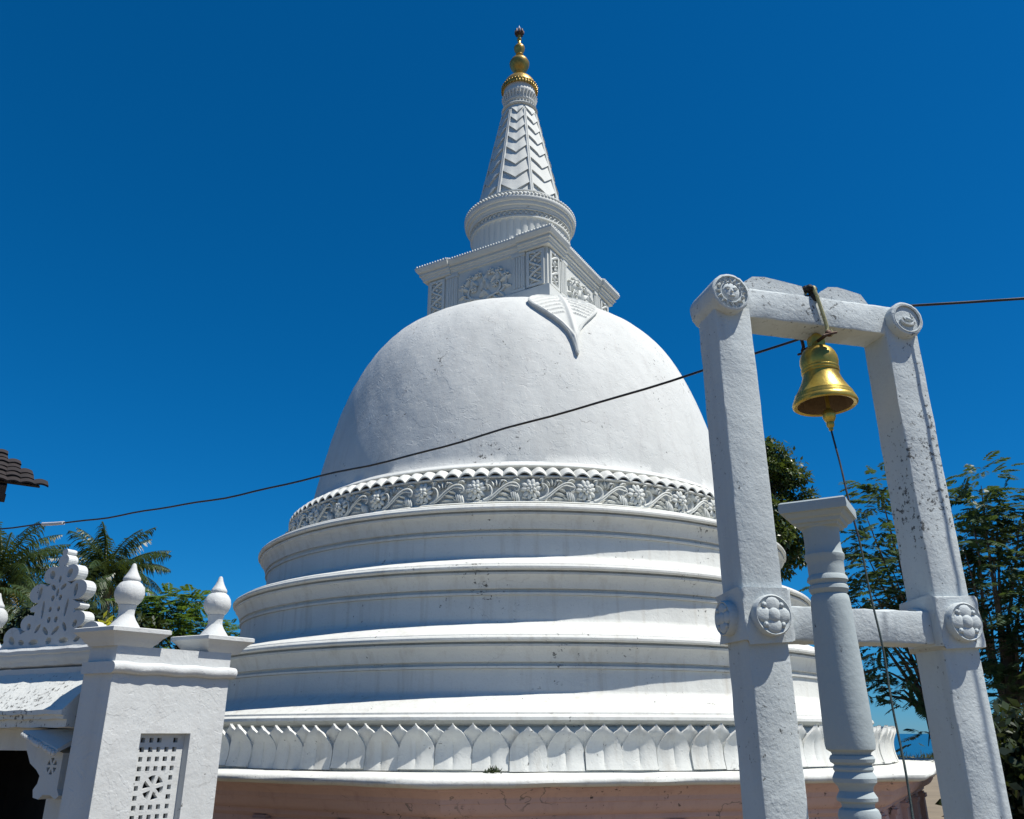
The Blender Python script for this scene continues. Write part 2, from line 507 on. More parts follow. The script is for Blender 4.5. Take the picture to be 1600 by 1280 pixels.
for k in range(5):
    a = 72 * k + 50
    b.ell((.036 * cos(R(a)), .055, .036 * sin(R(a))), (.032, .026, .024), rotS(-a), 7, 4)
b.ell((0, .062, 0), (.017, .025, .017), None, 7, 4)
m_flower = bent(b).mesh('flower', M_fine, 60)
b = MB()                                     # scrolling stem
def path(pts, n=5):
    out = []
    for k in range(len(pts) - 1):
        p0, p1, p2, p3 = [Vector(pts[max(0, min(len(pts) - 1, k + q))]) for q in (-1, 0, 1, 2)]
        for t in range(n):
            t /= n
            out.append(.5 * ((2 * p1) + (p2 - p0) * t + (2 * p0 - 5 * p1 + 4 * p2 - p3) * t * t + (3 * p1 - p0 - 3 * p2 + p3) * t ** 3))
    return out + [Vector(pts[-1])]
for off, rd in ((0, .014), (.026, .011)):
    pp = path([(-.02, .02, -.145 - off * .2), (.12, .03, -.135 - off * .4), (.22, .045, -.075 - off), (.32, .05, .005 - off), (.42, .05, .065 - off), (.50, .05, .070 - off * 1.6), (.545, .045, .03 - off * .4), (.535, .04, -.015), (.505, .035, -.02), (.495, .035, .01)])
    b.tube(pp, [rd * (1 - .45 * k / len(pp)) for k in range(len(pp))], 6)
pp = path([(.10, .03, -.13), (.18, .04, -.09), (.205, .045, -.02), (.18, .045, .04), (.13, .04, .06)])
b.tube(pp, [.017 - .010 * k / len(pp) for k in range(len(pp))], 6)
m_stem = bent(b).mesh('scroll_stem', M_fine, 60)
b = MB()                                     # leaves under the stem
leaf3(b, .25, -.120, .17, .070, 12, .035, .005, -.25)
leaf3(b, .30, -.050, .14, .055, -4, .035, .012, -.15)
leaf3(b, .34, -.005, .12, .045, -2, .030, .018, -.2)
leaf3(b, .40, -.085, .10, .050, -38, .030, .005, 0)
m_spray = bent(b)
b = MB()                                     # striped leaf hanging beside the next flower
for k in range(4):
    x = .455 + k * .026
    b.ell((x, .028 + .006 * (k in (1, 2)), -.082 - .010 * k), (.016, .028, .070 - .006 * abs(k - 1.5)), rotS(-14), 6, 6)
m_bud = bent(b).mesh('bud', M_fine, 60)
b = MB()                                     # small upright leaf cluster over the stem
for k, (dx, an) in enumerate(((-.03, 112), (0, 92), (.03, 70), (.055, 52))):
    leaf3(b, .265 + dx, .03 + .012 * (k == 1), .095, .035, an, .03, .012, .1)
b.ell((.33, .03, .10), (.022, .02, .016), rotS(-20), 6, 4)
leaf3(b, .40, .085, .10, .045, 150, .028, .01, .2); leaf3(b, .46, .09, .10, .05, 40, .03, .01, -.3); leaf3(b, .56, .10, .09, .05, 150, .03, .01, .2)
leaf3(b, .12, .06, .11, .05, 60, .03, .008, .3); leaf3(b, .16, -.01, .09, .04, 100, .03, .008, .2); leaf3(b, .10, .12, .08, .04, 10, .03, .008, 0)
leaf3(b, .06, -.13, .10, .05, 172, .03, .005, .2); leaf3(b, .58, -.10, .10, .05, -20, .03, .005, .2); leaf3(b, .22, -.14, .09, .045, -4, .03, .005, .2)
m_sprig = bent(b)
fol = MB()
for k in range(NF):
    a = (k + .12) * 2 * pi / NF
    if cos(a) < -.3: continue
    for nm, me in (('flower', m_flower), ('scroll_stem', m_stem), ('bud', m_bud)):
        o = link(nm, me, frieze, None, a); o.location.z = random.uniform(-.005, .005)
    ca, sa = cos(a), sin(a)
    for q in (m_spray, m_sprig): fol.add([(x * ca - y * sa, x * sa + y * ca, z) for x, y, z in q.v], q.f)
tag(fol.build('foliage_relief', M_fine, frieze, 50), kind='stuff')

# the leaf moulded on the dome -----------------------------------------
LA = R(14.6)
zz = [6.45 - k * (6.45 - 5.10) / 300 for k in range(301)]
arc = [0]
for k in range(300):
    arc.append(arc[-1] + math.hypot(zz[k + 1] - zz[k], dome_r(zz[k + 1]) - dome_r(zz[k])))
LT = arc[-1]
def on_dome(s, v, h):
    """s sideways metres, v along the dome downwards, h above the surface"""
    z = float(np.interp(v, arc, zz)); r = dome_r(z)
    dz = .01; nr, nz = 1.0, -(dome_r(z + dz) - dome_r(z - dz)) / (2 * dz)
    L = math.hypot(nr, nz); nr, nz = nr / L, nz / L
    a = LA + s / max(r, 1.5) ; rr = r + h * nr
    return (rr * sin(a), -rr * cos(a), z + h * nz + EYE)
def leaf_hw(t):
    ks = ((0, .03), (.02, .26), (.05, .40), (.10, .50), (.16, .555), (.22, .565), (.30, .52), (.40, .41), (.50, .285), (.60, .175), (.70, .095), (.80, .052), (.90, .034), (.97, .026), (1, .008))
    return float(np.interp(t, [k[0] for k in ks], [k[1] for k in ks]))
b = MB(); NU, NV = 56, 110
def leaf_pt(i, j, top):
    t = j / NV; u = -1 + 2 * i / NU
    w = leaf_hw(t); s = u * w
    h = .055
    ed = (1 - abs(u)) * w
    h += .018 * math.exp(-((ed - .03) / .022) ** 2) * min(1, w / .06)                  # raised border
    h += .034 * math.exp(-(s / .038) ** 2) * min(1, w / .08)                           # midrib
    if w > .12 and abs(s) > .06 and ed > .05:
        vv = t - .20 * (abs(s) / .55) ** 1.6
        for tv in (.03, .105, .18, .255, .33, .405):
            h += .022 * math.exp(-((vv - tv) / .010) ** 2)
    if not top: h = -.04
    drop = -.055 * max(0, 1 - abs(u) * 2.5) * max(0, 1 - t * 14) * 0
    return on_dome(s, t * LT + drop, h)
b.grid(lambda i, j: leaf_pt(i, j, 1), NU, NV, flip=True)
for sd in (0, NU):
    b.grid(lambda i, j: leaf_pt(sd, j, i), 1, NV)
b.grid(lambda i, j: leaf_pt(i, 0, j), NU, 1); b.grid(lambda i, j: leaf_pt(i, NV, j), NU, 1)
b.build('moulded_leaf', M_fine, stupa, 45)

# square box under the spire ------------------------------------------
HR = R(14.4 - 45)
hh = 1.251
b = MB()
b.box(-hh, hh, -hh, hh, EYE + 6.2, EYE + 7.90)
b.box(-hh - .075, hh + .075, -hh - .075, hh + .075, EYE + 6.15, EYE + 7.005)
b.box(-hh - .05, hh + .05, -hh - .05, hh + .05, EYE + 6.9, EYE + 7.035)
box_ = b.build('square_box', M_fine, stupa, 0); box_.rotation_euler.z = HR
def ressaut(o, z, e=.045, tq=.72):
    """plan of the cornice with broken-forward corners, offset o"""
    h = hh + o; pts = []
    for k in range(4):
        side = [(-h - e, -h - e), (-tq + o * .0, -h - e), (-tq, -h), (tq, -h), (tq, -h - e)]
        c, s = cos(k * pi / 2), sin(k * pi / 2)
        pts += [(x * c - y * s, x * s + y * c, z + EYE) for x, y in side]
    return pts
cp = [(-.1, 7.80), (.004, 7.80), (.030, 7.805), (.032, 7.850), (.048, 7.855), (.058, 7.895), (.080, 7.90), (.082, 7.925), (.070, 7.93), (.072, 7.955), (.105, 7.965), (.128, 7.995), (.138, 8.03), (.142, 8.035), (.142, 8.065), (-.2, 8.085)]
b = MB(); loops = [ressaut(o, z) for o, z in cp]
b.grid(lambda i, j: loops[j][i], 20, len(cp) - 1, True)
b.f.append(tuple(range((len(cp) - 1) * 20, len(cp) * 20)))
b.build('cornice', M_fine, box_, 25)
# row of little teeth along the cornice top
b = MB(); top = ressaut(.130, 8.06)
for k in range(20):
    p, q = Vector(top[k]), Vector(top[(k + 1) % 20]); L = (q - p).length
    n = max(1, int(L / .055)); d = (q - p) / n
    for i in range(n):
        c = p + d * (i + .5)
        b.ell((c.x, c.y, c.z + .012), (.019, .019, .030), None, 5, 4)
tag(b.build('tooth_row', M_fine, box_, 60), kind='stuff')
# reliefs of one face, copied round the four faces
def face_parts():
    out = []
    F = -hh
    for sx in (-1, 1):
        b = MB()                              # carved corner panel: raised frame with crossed bands
        x0, x1, z0, z1 = sx * 1.20, sx * .86, EYE + 7.07, EYE + 7.77
        xa, xb = min(x0, x1), max(x0, x1)
        for bx in ((xa, xb, z0, z0 + .05), (xa, xb, z1 - .05, z1), (xa, xa + .05, z0 + .05, z1 - .05), (xb - .05, xb, z0 + .05, z1 - .05)):
            b.box(bx[0], bx[1], F - .035, F + .01, bx[2], bx[3])
        cx, ww = (xa + xb) / 2, (xb - xa) / 2 - .05
        for q in range(4):
            zc = z0 + .05 + (q + .5) * .15; s_ = 1 if q % 2 else -1
            b.tube([(cx - ww, F - .012, zc - s_ * .075), (cx, F - .026, zc + .01 * s_), (cx + ww, F - .012, zc + s_ * .075)], .024, 6)
            b.tube([(cx - ww, F - .010, zc + s_ * .06), (cx, F - .018, zc), (cx + ww, F - .010, zc - s_ * .06)], .013, 5)
            b.ell((cx, F - .03, zc + .075), (.03, .02, .035), None, 6, 4)
        out.append(('carved_panel', b.mesh('carved_panel', M_fine, 40)))
        b = MB()                              # reeded pilaster
        xc = sx * .70
        b.box(xc - .12, xc + .12, F - .030, F + .01, EYE + 7.036, EYE + 7.805)
        for q in (-.075, -.028, .028, .075):
            b.tube([(xc + q, F - .032, EYE + 7.11), (xc + q, F - .032, EYE + 7.72)], .018, 6)
        b.box(xc - .135, xc + .135, F - .045, F + .011, EYE + 7.045, EYE + 7.095)
        b.box(xc - .135, xc + .135, F - .045, F + .011, EYE + 7.735, EYE + 7.79)
        out.append(('pilaster', b.mesh('pilaster', M_fine, 40)))
        b = MB()                              # flower spray, one half of the middle relief
        def g(s, h, z): return (s * sx, F - h + .004, EYE + 7.38 + z)
        c = MB()
        pp = path([(.03, .02, -.30), (.12, .03, -.25), (.24, .03, -.22), (.33, .03, -.12), (.30, .03, 0), (.20, .03, .02), (.17, .03, -.05), (.22, .03, -.08)])
        c.tube(pp, [.026 - .012 * k / len(pp) for k in range(len(pp))], 6)
        pp = path([(.22, .03, -.22), (.36, .03, -.20), (.44, .03, -.10), (.46, .03, .04)])
        c.tube(pp, [.024 - .010 * k / len(pp) for k in range(len(pp))], 6)
        for s, z, l, w, an in ((.10, -.22, .20, .10, 115), (.06, -.08, .24, .10, 82), (.14, .02, .22, .11, 60), (.26, .02, .22, .12, 78), (.33, -.02, .22, .11, 40), (.38, -.12, .16, .09, 10),
                               (.30, -.22, .17, .09, -30), (.18, -.26, .16, .08, -25), (.02, .06, .20, .09, 96), (.40, .06, .18, .09, 105), (.24, .16, .16, .09, 120)):
            leaf3(c, s, z, l, w, an, .045, .01, .35 if an > 60 else -.3)
        for s, z, r in ((.30, .21, .06), (.13, .25, .055), (.44, .10, .05), (.22, -.03, .05)):
            for k in range(5):
                a = 72 * k + 15
                c.ell((s + r * .8 * cos(R(a)), .03, z + r * .8 * sin(R(a))), (r * .62, .03, r * .45), rotS(-a), 6, 4)
            c.ell((s, .05, z), (r * .4, .03, r * .4), None, 6, 4)
        c.map(g); b.add(c.v, c.f)
        out.append(('flower_relief', b.mesh('flower_relief', M_fine, 55)))
    return out
for nm, me in face_parts():
    for k in (0, 1, 3):
        link(nm, me, box_, None, k * pi / 2)

# drum, rim and cone --------------------------------------------------
b = MB()
b.lathe(P((.96, 8.07), (.985, 8.09), (.985, 8.14), (.95, 8.16)), 96)
b.lathe(P((.955, 8.16), (.935, 8.19), (.93, 8.86), (.955, 8.90)), 45 * 8, lambda a, r, z: r + (.020 * (abs(sin(a * 45 / 2)) - .5) if EYE + 8.17 < z < EYE + 8.88 else 0))
b.lathe(P((.955, 8.90), (.975, 8.91), (.975, 8.945), (.95, 8.95), (.95, 9.05), (.985, 9.055), (.985, 9.085), (.96, 9.09)), 120)
drum = b.build('drum', M_fine, stupa, 35)
b = MB()
for k in range(60):
    a = 2 * pi * k / 60
    for dz in (0, 1):
        b.tube([((.955) * sin(a - .04), -.955 * cos(a - .04), EYE + 8.955 + dz * .09), (.972 * sin(a), -.972 * cos(a), EYE + 9.0), (.955 * sin(a + .04), -.955 * cos(a + .04), EYE + 9.045 - dz * .09)], .013, 4)
tag(b.build('lattice_band', M_fine, drum, 50), kind='stuff')
b = MB()
b.lathe(P((.93, 9.085), (.985, 9.09), (1.0, 9.12), (1.0, 9.145), (1.03, 9.15), (1.045, 9.19), (1.045, 9.215), (1.068, 9.22), (1.088, 9.255), (1.092, 9.29), (1.08, 9.32), (1.04, 9.335), (.98, 9.34), (.965, 9.36), (.955, 9.36)), 120)
rim = b.build('rim', M_fine, stupa, 35)
b = MB()
for k in range(96):
    a = 2 * pi * k / 96
    b.ell((1.072 * sin(a), -1.072 * cos(a), EYE + 9.345), (.033, .033, .038), None, 6, 4)
tag(b.build('bead_row', M_fine, rim, 60), kind='stuff')
b = MB()
b.lathe(P(*[(.945 - .012 * k + .03 * sin(pi * k / 6), 9.36 + .028 * k) for k in range(7)]), 56 * 6, lambda a, r, z: r + .013 * sin(56 * a + 26 * (z - EYE)))
b.lathe(P((.885, 9.525), (.905, 9.53), (.905, 9.555), (.86, 9.565)), 96)
b.build('twisted_ring', M_fine, rim, 60)
def cone_r(z): return .734 + (z - 10.175) * (.336 - .734) / (12.20 - 10.175)
CZ0, CZ1 = 9.56, 12.08
b = MB()
b.lathe(P((cone_r(CZ0) - .035, CZ0), (cone_r(CZ1) - .03, CZ1), (cone_r(CZ1) + .005, CZ1 + .005), (cone_r(CZ1) + .02, CZ1 + .03), (cone_r(CZ1), CZ1 + .055), (.315, CZ1 + .07), (.31, 12.22),
          (.335, 12.235), (.345, 12.26), (.325, 12.275), (.318, 12.36), (.33, 12.42), (.345, 12.47), (.352, 12.50), (.345, 12.53), (.33, 12.56), (.33, 12.68), (.1, 12.69)), 96)
spire = b.build('spire', M_fine, stupa, 35)
b = MB()
for k in range(30):
    a = 2 * pi * k / 30
    b.tube([(.318 * sin(a), -.318 * cos(a), EYE + 12.29), (.332 * sin(a), -.332 * cos(a), EYE + 12.38), (.358 * sin(a), -.358 * cos(a), EYE + 12.46)], [.016, .022, .026], 6)
    b.tube([(.315 * sin(a), -.315 * cos(a), EYE + 12.155), (.318 * sin(a), -.318 * cos(a), EYE + 12.215)], [.018, .022], 6)
tag(b.build('leaf_collar', M_fine, spire, 60), kind='stuff')
RIB0 = R(-30)
b = MB()                                       # rib
for off in (-.016, .016):
    b.tube([((cone_r(z) - .012) * sin(off / cone_r(z)), -(cone_r(z) - .012) * cos(off / cone_r(z)), z + EYE) for z in np.linspace(CZ0, CZ1 - .16, 8)], [.026, .025, .024, .022, .021, .020, .019, .018], 7)
m_rib = b.mesh('rib', M_fine, 50)
for k in range(8): link('rib', m_rib, spire, None, RIB0 + k * pi / 4)
# chevron leaves: rows shrink with the cone
rows = []; z = CZ0 - .02; hgt = .40
zc = [CZ0 + .0]
for k in range(8):
    zc.append(zc[-1] + .372 * (1 - .045 * k))
sc_ = (CZ1 - .03 - CZ0) / (zc[-1] - CZ0); zc = [CZ0 + (q - CZ0) * sc_ for q in zc]
for j in range(8):
    z0, z1 = zc[j], zc[j + 1]
    b = MB(); nu, nv = 8, 5
    half = R(22.5) - .030 / cone_r(z0) * 1.0
    def cv(i, jj, d):
        u = -1 + 2 * i / nu; t = jj / nv
        zl = z0 + .10 * 0 + (z1 - z0) * (.02 + .66 * abs(u) ** 1.05)          # V-shaped lower edge, point in the middle
        zu = min(z1 + .03 + (z1 - z0) * (.58 * abs(u) ** 1.05), CZ1 + .0)
        z = zl + (zu - zl) * t
        rr = cone_r(z) - .03 + .040 * (1 - t) ** 1.2 * (1 - .25 * abs(u) ** 3) - .014 * (1 - t) * max(0, 1 - abs(u) * 4)
        if d: rr = cone_r(z) - .06
        a = u * half
        return (rr * sin(a), -rr * cos(a), z + EYE)
    b.grid(lambda i, k2: cv(i, k2, 0), nu, nv)
    b.grid(lambda i, k2: cv(i, 0, 1 - k2), nu, 1)
    for sd in (0, nu): b.grid(lambda i, k2: cv(sd, k2, 1 - i), 1, nv)
    me = b.mesh('chevron_leaf', M_fine, 40)
    for k in range(8): link('chevron_leaf', me, spire, None, RIB0 + (k + .5) * pi / 4)

# gilded finial -------------------------------------------------------
b = MB()
b.lathe(P((.30, 12.66), (.37, 12.665), (.378, 12.68), (.374, 12.76), (.355, 12.775), (.35, 12.80), (.338, 12.83), (.315, 12.89), (.27, 12.955), (.20, 13.01), (.185, 13.015), (.178, 13.04), (.12, 13.09), (.075, 13.12), (.072, 13.15), (.095, 13.175), (.10, 13.19),
          (.135, 13.24), (.175, 13.30), (.205, 13.37), (.214, 13.42), (.214, 13.44), (.20, 13.455), (.198, 13.475), (.17, 13.53), (.12, 13.575), (.075, 13.60), (.06, 13.63), (.06, 13.66), (.08, 13.675), (.08, 13.69), (.07, 13.70), (.085, 13.75), (.108, 13.80), (.118, 13.86), (.116, 13.885),
          (.10, 13.91), (.07, 13.95), (.045, 13.98), (.036, 14.05), (.034, 14.08), (.05, 14.10), (.05, 14.13), (.032, 14.15), (.036, 14.21), (.05, 14.25), (.05, 14.28), (.02, 14.36), (.0, 14.37)), 48)
fin = b.build('finial', M_gold, stupa, 40)
b = MB()
for k in range(36):
    a = 2 * pi * k / 36
    b.ell((.375 * sin(a), -.375 * cos(a), EYE + 12.665), (.016, .016, .045), None, 6, 4)
    b.ell((.376 * sin(a + .087), -.376 * cos(a + .087), EYE + 12.735), (.02, .02, .022), None, 6, 4)
tag(b.build('fringe', M_gold, fin, 60), kind='stuff')
b = MB()
for k in range(8):
    a = 2 * pi * k / 8
    b.tube([(.03 * sin(a), -.03 * cos(a), EYE + 14.24), (.08 * sin(a), -.08 * cos(a), EYE + 14.28), (.085 * sin(a), -.085 * cos(a), EYE + 14.35), (.06 * sin(a), -.06 * cos(a), EYE + 14.40)], [.03, .03, .02, .006], 5)
b.build('crown', M_iron, fin, 50)
b = MB()
b.lathe(P((.0, 14.35), (.022, 14.37), (.03, 14.42), (.016, 14.47), (.008, 14.50), (.0, 14.53)), 12)
b.build('crystal', M_crystal, fin, 0)

# ------------------------------------------------------------------ gate with pinnacles at left
GE = Vector((cos(R(50)), sin(R(50)), 0)); GG = Vector((cos(R(153)), sin(R(153)), 0)); GN = Vector((-sin(R(27)), -cos(R(27)), 0))
gate = empty('gateway', (-2.748, 6.0, 0), 0, 'white gateway with lattice window, pierced crest and ball pinnacles at left edge', 'gateway')
def G(x, y, z): return tuple(GE * x + GG * y + Vector((0, 0, z)))
def GF(y, p, z): return tuple(GG * y + GN * p + Vector((0, 0, z)))    # front face: along, outwards, up
XT = .90
# end wall as a board with the lattice recess cut through its outer skin
px0, px1, pz0, pz1 = .265, .64, .45, EYE + .0
b = MB()
b.plate([[(0, 0), (XT, 0), (XT, EYE + .40), (0, EYE + .40)], [(px0, pz0), (px0, pz1), (px1, pz1), (px1, pz0)]], lambda a, z, d: G(a, d, z), 0, .055)
b.box(0, XT, .056, .30, 0, .40, G)
for q in ((0, .20), (.70, XT)): b.box(q[0], q[1], .056, .30, .401, EYE + .40, G)
b.box(.201, .699, .056, .30, EYE + .05, EYE + .40, G)
b.build('end_wall', M_gate, gate, 0)
b = MB()                                       # half-round string course and the low wall above it
def bar(i, j):
    a = -pi / 2 + pi * j / 8
    return G(-.03 + (XT + .06) * i / 24, -.012 - .038 * cos(a) + .003 * sin(i * 1.9), EYE + .427 + .040 * sin(a) + .004 * sin(i * .9))
b.grid(bar, 24, 8)
for i_ in (0, 24): b.f.append(tuple(j * 25 + i_ for j in range(9)))
b.box(-.03, XT + .03, -.012, .29, EYE + .388, EYE + .466, G)
b.build('string_course', M_gate, gate, 40)
b = MB(); b.box(.002, XT - .002, .003, .28, EYE + .4665, EYE + .575, G); b.build('parapet', M_gate, gate, 0)
# lattice
b = MB(); hp = .0605; h0 = .0155
cxs = [px0 + .065 + k * hp for k in range(5)]
zrow = [pz1 - .045 - k * hp * 1.02 for k in range(17)]
wc = (cxs[2], (zrow[4] + zrow[6]) / 2)
holes = []
for j, z in enumerate(zrow):
    for i, x in enumerate(cxs):
        if j in (4, 5, 6) and i in (1, 2, 3): continue
        if j == 0 and i == 3: continue
        q = random.uniform(-.002, .002); r_ = random.uniform(.9, 1.1)
        holes.append([(x + h0 * r_ * sx + q, z + h0 * sz) for sx, sz in ((-1, -1), (-1, 1), (1, 1), (1, -1))])
wr = .080
for k in range(6):
    a0, a1 = R(60 * k + 9 + 15), R(60 * k + 51 + 15)
    arcp = [(wc[0] + wr * .95 * cos(a0 + (a1 - a0) * q / 5), wc[1] + wr * sin(a0 + (a1 - a0) * q / 5)) for q in range(6)]
    am = (a0 + a1) / 2
    holes.append((arcp + [(wc[0] + .022 * cos(am), wc[1] + .022 * sin(am))])[::-1])
b.plate([[(px0 - .02, pz0 - .02), (px1 + .02, pz0 - .02), (px1 + .02, pz1 + .02), (px0 - .02, pz1 + .02)]] + holes, lambda a, z, d: G(a, d, z), .056, .085)
lat = b.build('lattice', M_gate, gate, 0)
b = MB(); b.box(px0 - .05, px1 + .05, .12, .15, pz0 - .05, pz1 + .04, G); b.build('shade_backing', M_shade, lat, 0)  # dark plate added so the lattice holes look shaded
# front wall, pilaster, cornice
b = MB()
for y0, y1, z0, z1 in ((.28, .80, 0, EYE + .47), (1.95, 2.6, 0, EYE + .47), (.80, 1.95, EYE - .12, EYE + .47)):
    b.box(y0, y1, -.32, -.25, z0, z1, GF)
b.build('front_wall', M_gate, gate, 0)
b = MB(); b.box(-.0, .28, -.30, .0, 0, EYE + .47, GF); b.map(lambda x, y, z: (x - .002, y - .002, z)); b.build('pilaster', M_gate, gate, 0)
b = MB()                                       # passage behind the doorway, its shade painted as near-black walls
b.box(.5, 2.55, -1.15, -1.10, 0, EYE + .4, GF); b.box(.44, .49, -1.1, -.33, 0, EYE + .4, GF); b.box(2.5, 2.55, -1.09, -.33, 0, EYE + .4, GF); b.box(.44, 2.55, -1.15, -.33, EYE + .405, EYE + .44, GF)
b.build('passage', M_shade, gate, 0)
cprof = [(-.30, .475), (-.242, .490), (-.235, .500), (-.23, .520), (-.22, .53), (-.21, .555), (-.21, .570), (-.197, .577), (-.193, .602), (-.203, .614), (-.215, .617), (-.22, .625), (-.26, .632), (-.5, .636)]
b = MB()
b.grid(lambda i, j: GF(.20 + i * .1, cprof[j][0] + .003 * sin(i * 1.7 + j), EYE + cprof[j][1] + .003 * sin(i * 2.3)), 24, len(cprof) - 1)
b.build('cornice', M_gate, gate, 30)
# canopy
b = MB()
def can(i, j):
    y = .42 + i * .09; p, z = ((-.25, .40), (-.25, .43), (.0, .18), (.03, .155), (.03, .125), (.01, .118), (.01, .095), (-.02, .09), (-.02, .04), (-.25, .03))[j]
    return GF(y, p + .003 * sin(i * 3.1), EYE + z + .004 * sin(i * 2.1 + j))
b.grid(can, 20, 9)
for i in (0, 20): b.f.append(tuple(len(b.v) - 210 + j * 21 + i for j in range(10)))
b.build('canopy', M_gate_top, gate, 30)
# hood and scroll bracket beside the doorway
b = MB()
hy0, hy1 = .46, .80
b.add([GF(hy0, -.25, EYE + .035), GF(hy0, -.02, EYE - .10), GF(hy0, -.02, EYE - .125), GF(hy0, -.25, EYE - .02),
       GF(hy1, -.25, EYE + .035), GF(hy1, .03, EYE + .02), GF(hy1, .03, EYE - .005), GF(hy1, -.25, EYE - .02)],
      [(0, 1, 5, 4), (1, 2, 6, 5), (2, 3, 7, 6), (3, 0, 4, 7), (0, 3, 2, 1), (4, 5, 6, 7)])
hood = b.build('hood', M_gate, gate, 0)
b = MB()
for k in range(14):
    t_ = k / 13
    p_, z_ = -.015 + .045 * t_, -.115 + .12 * t_
    b.ell(GF(hy0 + .02 + (hy1 - hy0 - .03) * t_, p_ + .01 * random.random(), EYE + z_ - .012), (.016 + .008 * random.random(),) * 3, None, 5, 4)
b.build('broken_edge', M_gate, hood, 0)
b = MB()
sc2 = [(.50, -.13), (.50, -.36), (.47, -.40), (.50, -.425), (.56, -.40), (.64, -.40), (.68, -.43), (.74, -.42), (.755, -.37), (.72, -.33), (.71, -.28), (.76, -.24), (.84, -.20), (.90, -.12), (.94, -.02), (.86, -.02), (.80, -.06)]
wheel = [[(.60 + .055 * cos(R(60 * k + q)) * .95, -.215 + .055 * sin(R(60 * k + q))) for q in (10, 30, 50)] + [(.60 + .016 * cos(R(60 * k + 30)), -.215 + .016 * sin(R(60 * k + 30)))] for k in range(6)]
b.plate([sc2] + [w[::-1] for w in wheel], lambda a, z, d: GF(a, d, EYE + z), -.26, -.10)
b.build('scroll_bracket', M_gate, gate, 0)
# caps, pinnacles
def cap(x0, x1, y0, y1, parent, fn=G):
    pr = [(.075, .572), (.07, .585), (.055, .598), (.048, .612), (.035, .632), (.012, .655), (.004, .662), (0, .666), (0, .692), (.01, .697)]
    b = MB()
    def q(i, j):
        o, z = pr[j]; c = ((x0 + o, y0 + o), (x1 - o, y0 + o), (x1 - o, y1 - o), (x0 + o, y1 - o))[i % 4]
        return fn(c[0], c[1], EYE + z)
    b.grid(q, 4, len(pr) - 1, True)
    n = len(b.v); b.f.append((n - 4, n - 3, n - 2, n - 1)); b.f.append((3, 2, 1, 0))
    return b.build('pier_cap', M_gate, parent, 30)
cap(-.10, .33, -.075, .34, gate); cap(.63, 1.03, -.07, .33, gate); cap(.34, .76, 2.26, 2.66, gate)
pin = [(.115, .69), (.112, .70), (.088, .735), (.068, .765), (.057, .79), (.054, .80), (.056, .835), (.063, .865), (.060, .868), (.07, .875), (.090, .90), (.102, .933), (.1035, .955), (.097, .99), (.078, 1.02), (.056, 1.038),
       (.060, 1.043), (.062, 1.053), (.058, 1.066), (.049, 1.078), (.033, 1.108), (.021, 1.138), (.017, 1.155), (.011, 1.168), (.0, 1.172)]
for cx, cy in ((.115, .13), (.83, .13), (.55, 2.46)):
    c = G(cx, cy, 0)
    b = MB(); sd = cx * 9
    b.lathe([(r, EYE + z) for r, z in pin], 28, lambda a, r, z: r * (1 + .018 * sin(3 * a + z * 9 + sd) + .012 * sin(7 * a + z * 17)))
    o = b.build('pinnacle', M_gate, gate, 40); o.location = c
b = MB(); b.box(.40, .70, 2.32, 2.60, EYE + .43, EYE + .574, G); b.build('pier', M_gate, gate, 0)
# pierced crest board
CY = 1.13
half = [(0, 1.0)]
for cx_, cz_, rx_, rz_, a0, a1, n_ in ((0, .965, .055, .035, 70, -50, 5), (.0, .875, .105, .062, 50, -55, 6), (.20, .735, .150, .090, 130, -105, 14), (.39, .555, .185, .100, 142, -108, 15), (.42, .395, .085, .032, 90, -110, 7),
                                       (.49, .255, .155, .082, 125, -85, 13), (.78, .125, .170, .096, 168, -30, 13)):
    half += [(cx_ + rx_ * cos(R(a0 + (a1 - a0) * q / n_)), cz_ + rz_ * sin(R(a0 + (a1 - a0) * q / n_))) for q in range(n_ + 1)]
half += [(.96, .03), (1.0, 0)]
outl = [(x, z) for x, z in half] + [(-x, z) for x, z in half[::-1][:-1]]
outl[len(half) - 1:len(half) + 1] = [(1.0, 0), (-1.0, 0)]
hl = []
def hole(cx, cz, rx, rz, rot=0, n=8, both=True):
    for s_ in ((1, -1) if both else (1,)):
        pts = []
        for k in range(n):
            a = -2 * pi * k / n; x, z = 1.3 * rx * cos(a), 1.3 * rz * sin(a)
            pts.append((s_ * (cx + x * cos(rot) - z * sin(rot)), cz + x * sin(rot) + z * cos(rot)))
        hl.append(pts if s_ == 1 else pts[::-1])
for a in ((.175, .735, .045, .034, .5), (.36, .555, .03, .055, .1), (.10, .60, .045, .020, .4), (.075, .49, .026, .024), (.235, .38, .020, .075, -.1), (.085, .375, .024, .022), (.07, .27, .028, .026), (.10, .16, .06, .022, .5), (.27, .19, .05, .022, -.7), (.76, .085, .06, .030, .4), (.46, .215, .035, .028, .4), (.30, .055, .075, .024), (.555, .06, .05, .022, .2)):
    hole(*a)
hole(0, .545, .02, .035, 0, 8, False); hole(0, .68, .02, .03, 0, 8, False); hole(0, .06, .05, .03, 0, 6, False)
b = MB()
b.plate([outl[::-1]] + hl, lambda a, z, d: GF(CY + a * .60, d, EYE + .630 + z * .775), -.34, -.255)
crest = b.build('crest', M_gate, gate, 0)
